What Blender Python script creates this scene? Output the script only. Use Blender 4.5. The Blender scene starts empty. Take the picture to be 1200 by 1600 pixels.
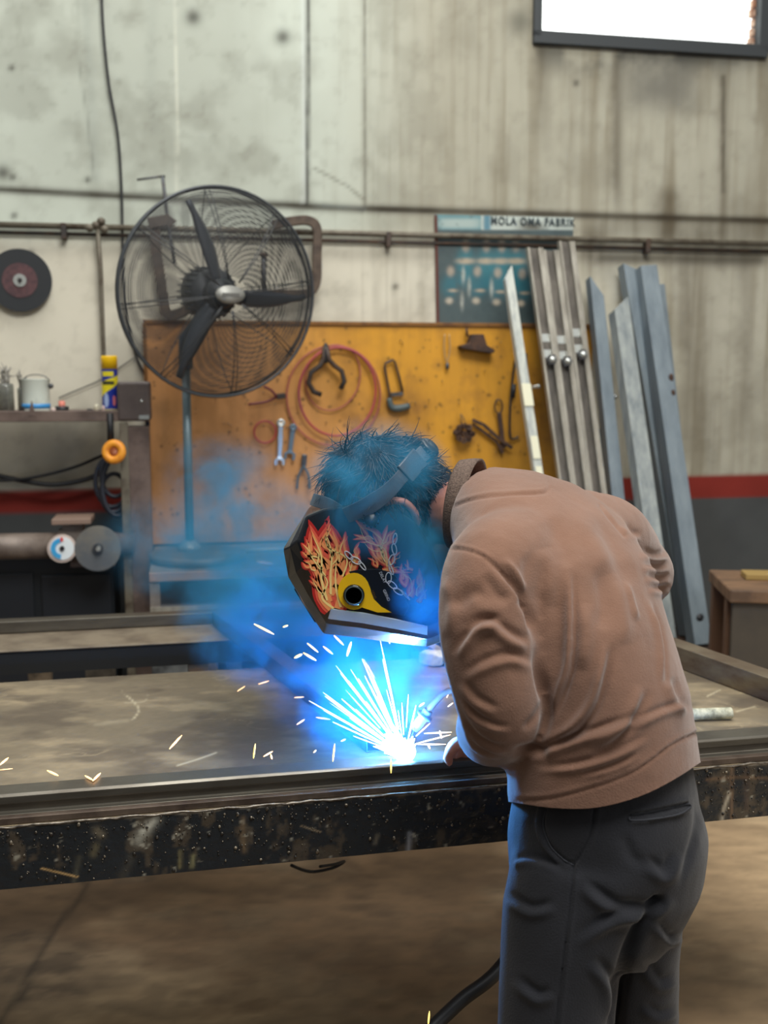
import bpy, math, random
import numpy as np
from mathutils import Vector, Matrix
random.seed(7); RNG = np.random.default_rng(11)
PI = math.pi
SC = bpy.context.scene
COL = SC.collection

# ------------------------------------------------------------------ camera, world, light, exposure
CAM = Vector((0, 0, 1.6)); PITCH = math.atan(210/1600); FPX = 1600.0
cam_data = bpy.data.cameras.new('camera'); cam = bpy.data.objects.new('camera', cam_data); COL.objects.link(cam)
cam.location = CAM; cam.rotation_euler = (PI/2 - PITCH, 0, 0)
cam_data.sensor_fit = 'VERTICAL'; cam_data.sensor_height = 36; cam_data.sensor_width = 27; cam_data.lens = 36
cam_data.clip_start = 0.05
cam_data.dof.use_dof = True; cam_data.dof.focus_distance = 1.95; cam_data.dof.aperture_fstop = 3.4
SC.camera = cam

world = bpy.data.worlds.new('world'); SC.world = world; world.use_nodes = True
wn = world.node_tree.nodes; wl_ = world.node_tree.links
wbg = wn['Background']; wbg.inputs[1].default_value = 0.30
wtc = wn.new('ShaderNodeTexCoord'); wsep = wn.new('ShaderNodeSeparateXYZ'); wramp = wn.new('ShaderNodeValToRGB')
wl_.new(wtc.outputs['Generated'], wsep.inputs[0]); wmr = wn.new('ShaderNodeMapRange')
wl_.new(wsep.outputs[2], wmr.inputs[0]); wmr.inputs[1].default_value = -1; wmr.inputs[2].default_value = 1
wl_.new(wmr.outputs[0], wramp.inputs[0])
wramp.color_ramp.elements[0].position = 0.38; wramp.color_ramp.elements[0].color = (.13, .12, .105, 1)
wramp.color_ramp.elements[1].position = 0.72; wramp.color_ramp.elements[1].color = (1, 1.0, .97, 1)
wl_.new(wramp.outputs[0], wbg.inputs[0])

def area_light(name, loc, target, sx, sy, power, col):
    d = bpy.data.lights.new(name, 'AREA'); d.shape = 'RECTANGLE'; d.size = sx; d.size_y = sy; d.energy = power; d.color = col
    o = bpy.data.objects.new(name, d); COL.objects.link(o); o.location = loc
    o.rotation_euler = (Vector(target) - Vector(loc)).to_track_quat('-Z', 'Y').to_euler(); return o
area_light('overhead_key', (0.9, 0.2, 5.4), (0.5, 2.3, 0.9), 3.0, 2.0, 275, (1, .985, .95))  # added overhead key for soft daylight; no roof opening is built
area_light('overhead_wall_fill', (-0.8, 3.4, 6.2), (-0.1, 4.6, 1.2), 4.5, 1.6, 175, (1, .99, .95))  # added overhead lamp to brighten the back wall, no opening above it
area_light('side_fill', (4.6, -1.2, 2.4), (0.6, 2.4, 0.9), 2.6, 2.6, 60, (1, .96, .9))  # added fill lamp from the right, no opening stands there
SC.view_settings.view_transform = 'Standard'; SC.view_settings.look = 'None'
SC.view_settings.gamma = 1; SC.view_settings.use_curve_mapping = False; SC.view_settings.exposure = 0.0

# ------------------------------------------------------------------ measuring helpers
CP, SP = math.cos(PITCH), math.sin(PITCH)
def ray(px, py):
    x = (px-600)/FPX; y = -(py-800)/FPX
    return Vector((x, CP + y*SP, -SP + y*CP))
def P(px, py, Y):
    d = ray(px, py); return CAM + d*(Y/d.y)
def PZ(px, py, z):
    d = ray(px, py); return CAM + d*((z-CAM.z)/d.z)
def project(v):
    v = np.asarray(v, float) - np.array(CAM)
    dep = v[..., 1]*CP - v[..., 2]*SP; up = v[..., 1]*SP + v[..., 2]*CP
    return 600 + FPX*v[..., 0]/dep, 800 - FPX*up/dep, dep
AW = math.atan(.19); MW = Matrix.Translation((0, 5.0, 0)) @ Matrix.Rotation(AW, 4, 'Z'); MWI = MW.inverted()
def WL(px, py, off=0.0):                 # local point (along, -off, up) on a plane "off" in front of the back wall
    o = MWI @ CAM; d = MWI.to_3x3() @ ray(px, py); t = (-off - o.y)/d.y; return o + d*t
def WP(px, py, off=0.0): return MW @ WL(px, py, off)
AT = math.atan(.21); _e = PZ(600, 1240, .80)
MT = Matrix.Translation((_e.x, _e.y, 0)) @ Matrix.Rotation(AT, 4, 'Z'); MTI = MT.inverted()
def TLc(px, py, z): return MTI @ PZ(px, py, z)

# ------------------------------------------------------------------ noise
def _hash(ix, iy, iz, s):
    h = (ix*374761393 + iy*668265263 + iz*2147483647 + s*974711) & 0xffffffff
    h = ((h ^ (h >> 13))*1274126177) & 0xffffffff
    h = ((h ^ (h >> 16))*2246822519) & 0xffffffff
    return ((h ^ (h >> 15)) & 0xffff)/65535.0
def vnoise(x, y, z=0, s=0):
    x, y, z = np.broadcast_arrays(np.asarray(x, float), np.asarray(y, float), np.asarray(z, float))
    ix, iy, iz = (np.floor(a).astype(np.int64) for a in (x, y, z))
    fx, fy, fz = x-ix, y-iy, z-iz
    fx, fy, fz = (f*f*(3-2*f) for f in (fx, fy, fz)); r = 0
    for dx in (0, 1):
        for dy in (0, 1):
            for dz in (0, 1):
                r = r + _hash(ix+dx, iy+dy, iz+dz, s)*(fx if dx else 1-fx)*(fy if dy else 1-fy)*(fz if dz else 1-fz)
    return r
def fbm(x, y, z=0, o=4, s=0):
    r = 0; a = .5; t = 0
    for k in range(o):
        r = r + a*vnoise(np.asarray(x)*2**k, np.asarray(y)*2**k, np.asarray(z)*2**k, s+k); t += a; a *= .55
    return r/t
def sm(a, b, x):
    t = np.clip((np.asarray(x, float)-a)/(b-a), 0, 1); return t*t*(3-2*t)
def lin(r, g, b):
    return tuple(((c/255)/12.92 if c/255 <= .04045 else ((c/255+.055)/1.055)**2.4) for c in (r, g, b))

# ------------------------------------------------------------------ materials
def mat(name, col, rough=.6, metal=0.0, col2=None, scale=8.0, lo=.4, hi=.65, bump=0.0, bscale=60.0, attr=None,
        emit=None, sheen=0, spec=.5, stretch=(1, 1, 1), r2=None, coat=0, alpha=1, trans=0):
    m = bpy.data.materials.new(name); m.use_nodes = True; nt = m.node_tree; N = nt.nodes; L = nt.links
    b = N['Principled BSDF']; b.inputs['Roughness'].default_value = rough; b.inputs['Metallic'].default_value = metal
    b.inputs['Base Color'].default_value = (*col, 1); b.inputs['Specular IOR Level'].default_value = spec
    if sheen: b.inputs['Sheen Weight'].default_value = sheen; b.inputs['Sheen Roughness'].default_value = .5
    if coat: b.inputs['Coat Weight'].default_value = coat; b.inputs['Coat Roughness'].default_value = .12
    if alpha < 1: b.inputs['Alpha'].default_value = alpha
    if trans: b.inputs['Transmission Weight'].default_value = trans
    tc = N.new('ShaderNodeTexCoord'); mp = N.new('ShaderNodeMapping'); mp.inputs['Scale'].default_value = stretch
    L.new(tc.outputs['Object'], mp.inputs[0]); src = None
    if attr:
        a = N.new('ShaderNodeAttribute'); a.attribute_name = attr; src = a.outputs['Color']
    if col2 is not None:
        n = N.new('ShaderNodeTexNoise'); n.inputs['Scale'].default_value = scale; n.inputs['Detail'].default_value = 6
        n.inputs['Roughness'].default_value = .62; L.new(mp.outputs[0], n.inputs['Vector'])
        r = N.new('ShaderNodeValToRGB'); r.color_ramp.elements[0].position = lo; r.color_ramp.elements[1].position = hi
        r.color_ramp.elements[0].color = (*col, 1); r.color_ramp.elements[1].color = (*col2, 1)
        L.new(n.outputs['Fac'], r.inputs[0]); src = r.outputs[0]
        if r2 is not None:
            q = N.new('ShaderNodeMapRange'); q.inputs[1].default_value = lo; q.inputs[2].default_value = hi
            q.inputs[3].default_value = rough; q.inputs[4].default_value = r2
            L.new(n.outputs['Fac'], q.inputs[0]); L.new(q.outputs[0], b.inputs['Roughness'])
    if src is not None: L.new(src, b.inputs['Base Color'])
    if bump:
        n2 = N.new('ShaderNodeTexNoise'); n2.inputs['Scale'].default_value = bscale; n2.inputs['Detail'].default_value = 5
        L.new(mp.outputs[0], n2.inputs['Vector']); bp = N.new('ShaderNodeBump'); bp.inputs['Strength'].default_value = bump
        bp.inputs['Distance'].default_value = .004; L.new(n2.outputs['Fac'], bp.inputs['Height']); L.new(bp.outputs[0], b.inputs['Normal'])
    if emit:
        b.inputs['Emission Color'].default_value = (*emit[0], 1); b.inputs['Emission Strength'].default_value = emit[1]
        if src is not None and emit[0] is None: pass
    return m

# ------------------------------------------------------------------ mesh builder
class MB:
    def __init__(s): s.v = []; s.f = []; s.sm = []
    def add(s, vs, fs, smooth=False, M=None):
        o = len(s.v)
        for p in vs: s.v.append(tuple(M @ Vector(p)) if M is not None else tuple(p))
        for q in fs: s.f.append(tuple(o+i for i in q)); s.sm.append(smooth)
        return s
    def box(s, lo, hi, M=None):
        (a, b, c), (d, e, f) = lo, hi
        vs = [(a, b, c), (d, b, c), (d, e, c), (a, e, c), (a, b, f), (d, b, f), (d, e, f), (a, e, f)]
        return s.add(vs, [(0, 3, 2, 1), (4, 5, 6, 7), (0, 1, 5, 4), (1, 2, 6, 5), (2, 3, 7, 6), (3, 0, 4, 7)], False, M)
    def loft(s, rings, smooth=True, caps=True, closed=False, M=None):
        n = len(rings[0]); vs = [tuple(p) for r in rings for p in r]; fs = []
        m = len(rings)
        for i in range(m if closed else m-1):
            a = i*n; b = ((i+1) % m)*n
            for k in range(n):
                k2 = (k+1) % n; fs.append((a+k, a+k2, b+k2, b+k))
        if caps and not closed:
            fs.append(tuple(range(n-1, -1, -1))); fs.append(tuple((m-1)*n+k for k in range(n)))
        return s.add(vs, fs, smooth, M)
    def tube(s, pts, r, n=8, closed=False, M=None, flat=1.0, ref=None, smooth=True):
        pts = [Vector(p) for p in pts]; m = len(pts)
        rr = (list(r) if len(r) == m else list(np.interp(np.linspace(0, 1, m), np.linspace(0, 1, len(r)), r))) if hasattr(r, '__len__') else [r]*m; rings = []; prev = None
        for i in range(m):
            if closed: t = pts[(i+1) % m]-pts[i-1]
            else: t = pts[min(i+1, m-1)]-pts[max(i-1, 0)]
            t.normalize()
            if prev is None:
                a = Vector(ref) if ref is not None else (Vector((0, 0, 1)) if abs(t.z) < .9 else Vector((1, 0, 0)))
            else: a = prev
            a = (a - t*a.dot(t)).normalized(); b = t.cross(a); prev = a
            rings.append([pts[i] + (a*math.cos(2*PI*k/n) + b*math.sin(2*PI*k/n)*flat)*rr[i] for k in range(n)])
        return s.loft(rings, smooth, True, closed, M)
    def lathe(s, prof, M=None, n=32, smooth=True):     # profile [(radius, height)] about local z
        return s.loft([[(r*math.cos(2*PI*k/n), r*math.sin(2*PI*k/n), h) for k in range(n)] for r, h in prof], smooth, True, False, M)
    def prism(s, poly, d0, d1, M=None, plane='xz'):     # poly extruded along the remaining axis
        n = len(poly)
        def q(p, d): return (p[0], d, p[1]) if plane == 'xz' else (p[0], p[1], d)
        vs = [q(p, d0) for p in poly] + [q(p, d1) for p in poly]
        fs = [tuple(range(n-1, -1, -1)), tuple(range(n, 2*n))] + [(k, (k+1) % n, n+(k+1) % n, n+k) for k in range(n)]
        return s.add(vs, fs, False, M)
    def ell(s, c, ax, n=16, m=10, M=None):      # ellipsoid, ax = three axis vectors
        c = Vector(c); ax = [Vector(a) for a in ax]; rings = []
        for i in range(m+1):
            t = PI*i/m; t = min(max(t, .02), PI-.02)
            rings.append([c + ax[0]*math.sin(t)*math.cos(2*PI*k/n) + ax[1]*math.sin(t)*math.sin(2*PI*k/n) + ax[2]*math.cos(t) for k in range(n)])
        return s.loft(rings, True, True, False, M)
    def mesh(s, name='m'):
        me = bpy.data.meshes.new(name); me.from_pydata(s.v, [], s.f); me.polygons.foreach_set('use_smooth', s.sm); me.update()
        return me
def basis(o, z, x=None):
    z = Vector(z).normalized(); x = Vector(x) if x is not None else (Vector((1, 0, 0)) if abs(z.x) < .9 else Vector((0, 1, 0)))
    x = (x - z*x.dot(z)).normalized(); y = z.cross(x)
    return Matrix(((x.x, y.x, z.x, o[0]), (x.y, y.y, z.y, o[1]), (x.z, y.z, z.z, o[2]), (0, 0, 0, 1)))
def beam(mb, p0, p1, w, h, side, cut=0.0, hollow=True, wall=.004):   # rectangular steel tube from p0 to p1, slanted cut at p1
    p0, p1, side = Vector(p0), Vector(p1), Vector(side); t = (p1-p0).normalized(); a = (side - t*side.dot(t)).normalized(); b = t.cross(a)
    def ring(p, ww, hh, c): return [p + a*(x*ww/2) + b*(y*hh/2) + t*(c*x) for x, y in ((-1, -1), (1, -1), (1, 1), (-1, 1))]
    if not hollow:
        mb.loft([ring(p0, w, h, 0), ring(p1, w, h, cut)], False); return mb
    mb.loft([ring(p0, w, h, 0), ring(p1, w, h, cut), ring(p1, w-2*wall, h-2*wall, cut), ring(p0, w-2*wall, h-2*wall, 0)], False, closed=True)
    return mb

def link(o, parent=None):
    COL.objects.link(o)
    if parent is not None: o.parent = parent
    return o
class Thing:
    """collects parts in world coordinates, then stands them on one Empty at the thing's base"""
    def __init__(s, name, label, cat, group=None, kind=None):
        s.name, s.label, s.cat, s.group, s.kind = name, label, cat, group, kind; s.parts = []
    def add(s, name, mb, m, parent=None, bevel=0, subd=0, label=None, kind=None, paint=None, weight=True, seg=2):
        s.parts.append(dict(name=name, me=mb.mesh(name) if isinstance(mb, MB) else mb, m=m, parent=parent, bevel=bevel,
                            subd=subd, label=label, kind=kind, paint=paint, seg=seg)); return len(s.parts)-1
    def done(s):
        if s.parts:
            cs = []
            for p in s.parts:
                a = np.empty(len(p['me'].vertices)*3); p['me'].vertices.foreach_get('co', a); a = a.reshape(-1, 3)
                p['co'] = a; cs.append((a.min(0), a.max(0)))
            lo = np.min([c[0] for c in cs], 0); hi = np.max([c[1] for c in cs], 0)
            base = np.array([(lo[0]+hi[0])/2, (lo[1]+hi[1])/2, lo[2]])
        objs = []; single = len(s.parts) == 1
        root = None
        if not single:
            root = bpy.data.objects.new(s.name, None); root.empty_display_size = .05; link(root); root.location = base
        for p in s.parts:
            me = p['me']
            if p['paint'] is not None:
                c = p['paint'](p['co']); ca = me.color_attributes.new('Col', 'FLOAT_COLOR', 'POINT')
                ca.data.foreach_set('color', np.concatenate([c, np.ones((len(c), 1))], 1).astype(np.float32).ravel())
            me.vertices.foreach_set('co', (p['co']-base).ravel()); me.materials.append(p['m']); me.update()
            o = bpy.data.objects.new(s.name if single else p['name'], me)
            if p['bevel']:
                b = o.modifiers.new('bevel', 'BEVEL'); b.width = p['bevel']; b.segments = p['seg']; b.limit_method = 'ANGLE'
                b.angle_limit = .6
            if p['subd']:
                q = o.modifiers.new('subsurf', 'SUBSURF'); q.levels = q.render_levels = p['subd']
            if single: link(o); o.location = base; root = o
            else: link(o, objs[p['parent']] if p['parent'] is not None else root)
            if p['label'] and not single: o['label'] = p['label']
            if p['kind'] and not single: o['kind'] = p['kind']
            objs.append(o)
        if s.kind: root['kind'] = s.kind
        if s.kind != 'structure':
            root['label'] = s.label; root['category'] = s.cat
            if s.group: root['group'] = s.group
        s.root = root; s.objs = objs; return root
def copy_tree(o, parent=None):
    c = o.copy(); COL.objects.link(c)
    if parent is not None: c.parent = parent
    for ch in list(o.children): copy_tree(ch, c)
    return c
def one(name, label, cat, mb, m, group=None, **k):
    t = Thing(name, label, cat, group); t.add(name, mb, m, **k); t.done(); return t.root
def struct(name, mb, m, **k):
    t = Thing(name, None, None, kind='structure'); t.add(name, mb, m, **k); return t.done()
def catmull(pts, k=6, closed=False):
    pts = [Vector(p) for p in pts]; n = len(pts); out = []
    for i in range(n if closed else n-1):
        if closed: a, b, c, d = pts[i-1], pts[i], pts[(i+1) % n], pts[(i+2) % n]
        else: a, b, c, d = pts[max(i-1, 0)], pts[i], pts[i+1], pts[min(i+2, n-1)]
        for j in range(k):
            t = j/k; out.append(.5*((2*b) + (c-a)*t + (2*a-5*b+4*c-d)*t*t + (3*b-a-3*c+d)*t**3))
    if not closed: out.append(pts[-1])
    return out
def evaluate(o):
    bpy.context.view_layer.update(); dg = bpy.context.evaluated_depsgraph_get(); me = bpy.data.meshes.new_from_object(o.evaluated_get(dg))
    old = o.data; bpy.data.objects.remove(o); bpy.data.meshes.remove(old); return me
def fuse(mb, voxel, smooth=4):
    """one continuous skin over the pieces gathered in mb"""
    o = bpy.data.objects.new('fuse', mb.mesh()); COL.objects.link(o)
    r = o.modifiers.new('r', 'REMESH'); r.mode = 'VOXEL'; r.voxel_size = voxel; r.use_smooth_shade = True
    if smooth: q = o.modifiers.new('s', 'SMOOTH'); q.iterations = smooth; q.factor = .5
    me = evaluate(o); me.polygons.foreach_set('use_smooth', [True]*len(me.polygons)); return me
def getco(me):
    a = np.empty(len(me.vertices)*3); me.vertices.foreach_get('co', a); n = np.empty(len(me.vertices)*3)
    me.vertex_normals.foreach_get('vector', n); return a.reshape(-1, 3), n.reshape(-1, 3)
def segdist(x, y, pl):
    """distance from points to a polyline, and the sign of the side"""
    best = np.full(x.shape, 1e9); side = np.zeros(x.shape); par = np.zeros(x.shape); m = len(pl)-1
    for i in range(m):
        (ax, ay), (bx, by) = pl[i], pl[i+1]; dx, dy = bx-ax, by-ay; L = dx*dx+dy*dy+1e-9
        t = np.clip(((x-ax)*dx+(y-ay)*dy)/L, 0, 1); ex, ey = x-(ax+t*dx), y-(ay+t*dy); d = np.hypot(ex, ey)
        c = d < best; best = np.where(c, d, best); side = np.where(c, np.sign(dx*ey-dy*ex), side); par = np.where(c, (i+t)/m, par)
    return best, side, par
def smooth2(pl, k=5): return [(v.x, v.y) for v in catmull([(a, b, 0) for a, b in pl], k)]
# ------------------------------------------------------------------ the setting: floor, back wall, window
def grid(x0, x1, nx, y0, y1, ny, f, keep=None):
    mb = MB(); xs = np.linspace(x0, x1, nx); ys = np.linspace(y0, y1, ny)
    vs = [f(x, y) for y in ys for x in xs]; fs = []
    for j in range(ny-1):
        for i in range(nx-1):
            if keep is None or keep((xs[i]+xs[i+1])/2, (ys[j]+ys[j+1])/2):
                a = j*nx+i; fs.append((a, a+1, a+nx+1, a+nx))
    mb.v = vs; mb.f = fs; mb.sm = [True]*len(fs); return mb
M_floor = mat('floor_concrete', (.2, .15, .1), .62, attr='Col', bump=.35, bscale=22)
def floor_paint(c):
    x, y = c[:, 0], c[:, 1]; n = fbm(x*1.3+3, y*1.3, 0, 5, 3); n2 = fbm(x*5, y*9, 0, 5, 9); n3 = fbm(x*14, y*30, 0, 4, 5)
    a = np.array(lin(122, 98, 72)); b = np.array(lin(206, 180, 142)); d = np.array(lin(58, 44, 34))
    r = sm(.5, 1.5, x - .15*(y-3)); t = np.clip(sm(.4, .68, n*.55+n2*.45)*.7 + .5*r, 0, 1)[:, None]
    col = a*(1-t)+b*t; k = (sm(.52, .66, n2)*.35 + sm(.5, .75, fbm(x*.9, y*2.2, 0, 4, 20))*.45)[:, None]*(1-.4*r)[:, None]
    col = col*(1-k)+d*k; col = col*(.62+.76*n3)[:, None]
    cr = sm(.02, .004, np.abs(x+.93+.05*fbm(y*4, 0, 0, 3, 2)))*.5; return col*(1-cr)[:, None]
struct('floor', grid(-3.4, 3.6, 420, 1.0, 6.6, 420, lambda x, y: (x, y, 0)), M_floor, paint=floor_paint)

W0 = WL(838, 58); W1 = WL(1190, 78); ZW0 = W0.z-.005; ZW1 = 4.15; XW0, XW1 = W0.x, W1.x
M_wall = mat('wall_plaster', (.5, .5, .5), .85, attr='Col', bump=.5, bscale=9, spec=.2)
def wall_paint(c):
    X = c[:, 0]; Z = c[:, 2]
    w = np.stack([c[:, 0], c[:, 1], c[:, 2]], 1); px, py, _ = project(w)
    n1 = fbm(X*1.1, Z*1.1, 0, 5, 1); n2 = fbm(X*5, Z*5, 0, 5, 2); n3 = fbm(X*22, Z*22, 0, 4, 3)
    st = fbm(X*14, Z*.8, 0, 4, 4); st2 = fbm(X*40, Z*1.6, 0, 3, 6)
    A = np.array(lin(199, 206, 193)); B = np.array(lin(174, 171, 154)); W = np.array(lin(217, 212, 194)); G = np.array(lin(96, 90, 76))
    r = sm(470, 700, px)[:, None]; col = A*(1-r)+B*r
    low = (sm(345, 400, py)*(1-sm(700, 1100, px)*.75))[:, None]; col = col*(1-low)+W*low
    t = (sm(.38, .72, n1)*.26 + sm(.45, .7, n2)*.20 + sm(.55, .75, n3)*.10)[:, None]; col = col*(1-t)+G*t
    k = (sm(.48, .72, st)*.45*sm(560, 900, px) + sm(.5, .8, st2)*.22*sm(300, 700, px))[:, None]; col = col*(1-k)+np.array(lin(120, 110, 88))*k
    # rusty brown runs at the right
    for cx, wd, y0, y1, am in ((965, 9, 90, 330, .6), (1130, 8, 120, 420, .5), (1072, 16, 370, 730, .35), (1165, 12, 380, 700, .3), (850, 14, 60, 240, .3), (930, 26, 360, 430, .5), (1045, 20, 300, 420, .45), (1100, 20, 360, 740, .2)):
        m = (np.exp(-((px-cx+14*(n2-.5))/wd)**2)*sm(y0-20, y0+10, py)*sm(y1+40, y1-60, py)*am*(.5+st))[:, None]
        col = col*(1-m)+np.array(lin(70, 58, 40))*m
    m = (np.exp(-(((px-1030)/62)**4 + ((py-118)/60)**4))*.7*(.6+.8*n2))[:, None]; col = col*(1-m)+np.array(lin(108, 106, 98))*m
    m = (np.exp(-(((px-1010)/190)**4 + ((py-84)/26)**2))*.8*sm(.35, .6, n2))[:, None]; col = col*(1-m)+np.array(lin(70, 70, 66))*m
    m = (np.exp(-(((px-812)/22)**2 + ((py-35)/22)**2))*.6)[:, None]; col = col*(1-m)+np.array(lin(70, 70, 62))*m
    # grime band under the ledge and around the pipe
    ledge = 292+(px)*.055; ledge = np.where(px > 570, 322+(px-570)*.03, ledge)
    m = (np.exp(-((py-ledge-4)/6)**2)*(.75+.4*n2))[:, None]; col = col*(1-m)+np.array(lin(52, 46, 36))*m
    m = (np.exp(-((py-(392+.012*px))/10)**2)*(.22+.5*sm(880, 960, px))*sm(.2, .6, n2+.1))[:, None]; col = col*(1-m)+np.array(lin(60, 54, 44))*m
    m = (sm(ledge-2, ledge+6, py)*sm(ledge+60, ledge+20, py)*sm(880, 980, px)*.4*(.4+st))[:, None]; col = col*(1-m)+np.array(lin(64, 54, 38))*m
    for pl, wd, am, cc in (([(481, -200), (481, 150), (480, 318)], 3.2, .9, (46, 44, 40)), ([(474, -200), (474, 316)], 3, .35, (225, 232, 230)),
                           ([(568, -200), (570, 318)], 2.2, .6, (80, 74, 62)), ([(274, -100), (277, 300)], 2, .4, (232, 232, 214)),
                           ([(118, -60), (122, 90), (136, 180), (148, 280)], 2, .35, (90, 92, 84)), ([(130, -60), (150, 280)], 8, .16, (120, 130, 128)),
                           ([(490, 262), (545, 292), (568, 312)], 2, .5, (90, 84, 70)), ([(1130, 120), (1130, 300)], 2.5, .6, (60, 54, 44)),
                           ([(480, 318), (570, 326)], 2, .5, (110, 118, 116)), ([(240, -60), (236, 120), (242, 200)], 10, .12, (110, 116, 112))):
        d, sd, _ = segdist(px, py, pl); m = (np.exp(-((d+3*(n3-.5))/wd)**2)*am)[:, None]; col = col*(1-m)+np.array(lin(*cc))*m
    for hx, hy in ((18, 106), (20, 277), (137, 281), (22, 337), (302, 27), (442, 58), (618, 448), (48, 395), (900, 130), (4, 270)):
        m = (np.exp(-((px-hx)**2+(py-hy)**2)/(26 if hy not in (27, 58, 270) else 150))*.8)[:, None]; col = col*(1-m)+np.array(lin(60, 58, 52))*m
    # painted dado: red band over dark grey
    top = 768-.0225*px; below = sm(top-40, top, py)*.25
    col = col*(1-below*sm(500, 0, px)*2*.5)[:, None]
    red = np.array(lin(128, 46, 38)); dk = np.array(lin(74, 76, 76)); b = np.clip((sm(top-2, top+1, py))[:, None], 0, 1); col = col*(1-b)+red*(.8+.4*n2)[:, None]*b
    b = sm(top+33, top+36, py)[:, None]; col = col*(1-b)+dk*(.8+.4*n2)[:, None]*b
    return np.clip(col, 0, 1)
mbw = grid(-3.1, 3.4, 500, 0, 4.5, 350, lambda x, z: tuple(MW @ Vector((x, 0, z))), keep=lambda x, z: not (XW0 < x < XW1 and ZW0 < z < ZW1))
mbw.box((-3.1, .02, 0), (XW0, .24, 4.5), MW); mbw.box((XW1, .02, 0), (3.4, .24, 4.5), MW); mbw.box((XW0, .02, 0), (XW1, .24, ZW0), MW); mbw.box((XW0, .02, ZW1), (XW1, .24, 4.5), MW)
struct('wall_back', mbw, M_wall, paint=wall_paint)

M_winframe = mat('window_frame_steel', lin(60, 64, 66), .6, .3)
M_daylight = mat('bright_frosted_pane', (.9, .95, .93), .9, emit=((.97, 1, .98), 2.2))
t = Thing('window_1', None, None, kind='structure')
f = MB(); e = .035
for lo, hi in (((XW0-.02, -.03, ZW0-.03), (XW1+.02, .1, ZW0+.03)), ((XW0-.02, -.03, ZW0), (XW0+.02, .1, ZW1)), ((XW1-.03, -.03, ZW0), (XW1+.03, .1, ZW1)), ((XW0, -.03, ZW1-.03), (XW1, .1, ZW1+.03))): f.box(lo, hi, MW)
t.add('window_frame', f, M_winframe, bevel=.004)
pn = MB(); pn.box((XW0, .05, ZW0), (XW1, .06, ZW1), MW); t.add('pane', pn, M_daylight)
ms = MB()
for k in range(60):
    x = XW0+.02+(XW1-XW0-.04)*k/59; ms.tube([(x, .035, ZW0+.02), (x, .035, ZW1-.02)], .0007, 4, M=MW)
for k in range(40):
    z = ZW0+.02+(ZW1-ZW0-.04)*k/39; ms.tube([(XW0+.02, .035, z), (XW1-.02, .035, z)], .0007, 4, M=MW)
t.add('mesh_screen', ms, mat('pale_mesh', (.85, .88, .86), .7))
bk = MB()
for k in range(16): bk.box((XW1-.055+.008*(k % 3), .02, ZW0+.04+k*.045), (XW1-.02, .05, ZW0+.075+k*.045), MW)
t.add('broken_brick_edge', bk, mat('brick_edge', lin(150, 105, 80), .9, col2=lin(200, 180, 160), scale=30))
t.done()

# ------------------------------------------------------------------ materials for the fittings
M_pipe = mat('painted_pipe', lin(112, 106, 92), .55, .2, col2=lin(70, 58, 46), scale=14, lo=.45, hi=.7)
M_blk = mat('black_rubber', lin(32, 33, 36), .5)
M_dark = mat('dark_oily_steel', lin(58, 54, 52), .5, .35, col2=lin(84, 64, 50), scale=18, bump=.2)
M_brownst = mat('brown_primer_steel', lin(112, 96, 88), .55, .1, col2=lin(84, 70, 64), scale=9, bump=.15)
M_rust = mat('rusted_iron', lin(86, 62, 48), .75, .2, col2=lin(54, 42, 38), scale=25, bump=.5)
M_tool = mat('tool_steel', lin(92, 96, 100), .42, .6, col2=lin(66, 60, 58), scale=40)
M_chrome = mat('bright_steel', lin(215, 220, 215), .25, .7)
M_galv = mat('galvanised_steel', lin(172, 168, 156), .42, .35, col2=lin(120, 115, 104), scale=7, stretch=(3, 3, .5), lo=.35, hi=.7)
M_grey = mat('grey_primer_steel', lin(128, 140, 146), .5, .1, col2=lin(104, 116, 124), scale=6, stretch=(3, 3, .5), lo=.35, hi=.7)
M_grey2 = mat('worn_grey_primer', lin(158, 164, 160), .5, .1, col2=lin(118, 126, 128), scale=8, stretch=(3, 3, .6), lo=.35, hi=.65)

# ------------------------------------------------------------------ pipework and cables on the wall
def wtube(pts, r, off, n=8, k=1, closed=False):
    q = [WP(x, y, off if not hasattr(off, '__len__') else off[i]) for i, (x, y) in enumerate(pts)]
    if k > 1: q = catmull(q, k, closed)
    return MB().tube(q, r, n, closed)
PXM = 5/FPX
t = Thing('conduit_pipe', 'long horizontal grey pipe clipped along the back wall above the pegboard', 'pipe')
a, b = WP(-120, 348, .035), WP(1330, 384, .035); t.add('pipe_run', MB().tube([a, b], .0135, 12), M_pipe)
a2, b2 = WP(-120, 360, .02), WP(1330, 396, .02); t.add('lower_pipe_run', MB().tube([a2, b2], .008, 10), M_dark)
for x in (100, 606, 1010):
    c = WP(x, 354+.026*x, .02); m = MB(); Mb = MW.to_3x3().to_4x4(); Mb.translation = c
    m.box((-.012, -.03, -.05), (.012, .02, .02), Mb); t.add('pipe_clip', m, M_dark, bevel=.003)
t.done()
t = Thing('down_pipe', 'thin vertical pipe dropping from the wall pipe behind the yellow spray can', 'pipe')
t.add('pipe', wtube([(152, 352), (157, 420), (162, 560), (166, 650)], .0105, .04, 10), M_pipe)
m = MB()
for x, y in ((150, 352), (158, 346), (140, 356), (163, 358)): m.ell(WP(x, y, .045), [(.02, 0, 0), (0, .018, 0), (0, 0, .018)], 12, 8)
t.add('elbow_joint', m, M_pipe); t.done()
one('power_cable', 'black cable hanging down the left of the wall from above the frame', 'cable',
    wtube([(158, -40), (161, 40), (170, 130), (184, 210), (190, 300), (192, 400), (196, 480), (214, 560), (236, 600)], .006, .02, 8, 6), M_blk)
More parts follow.
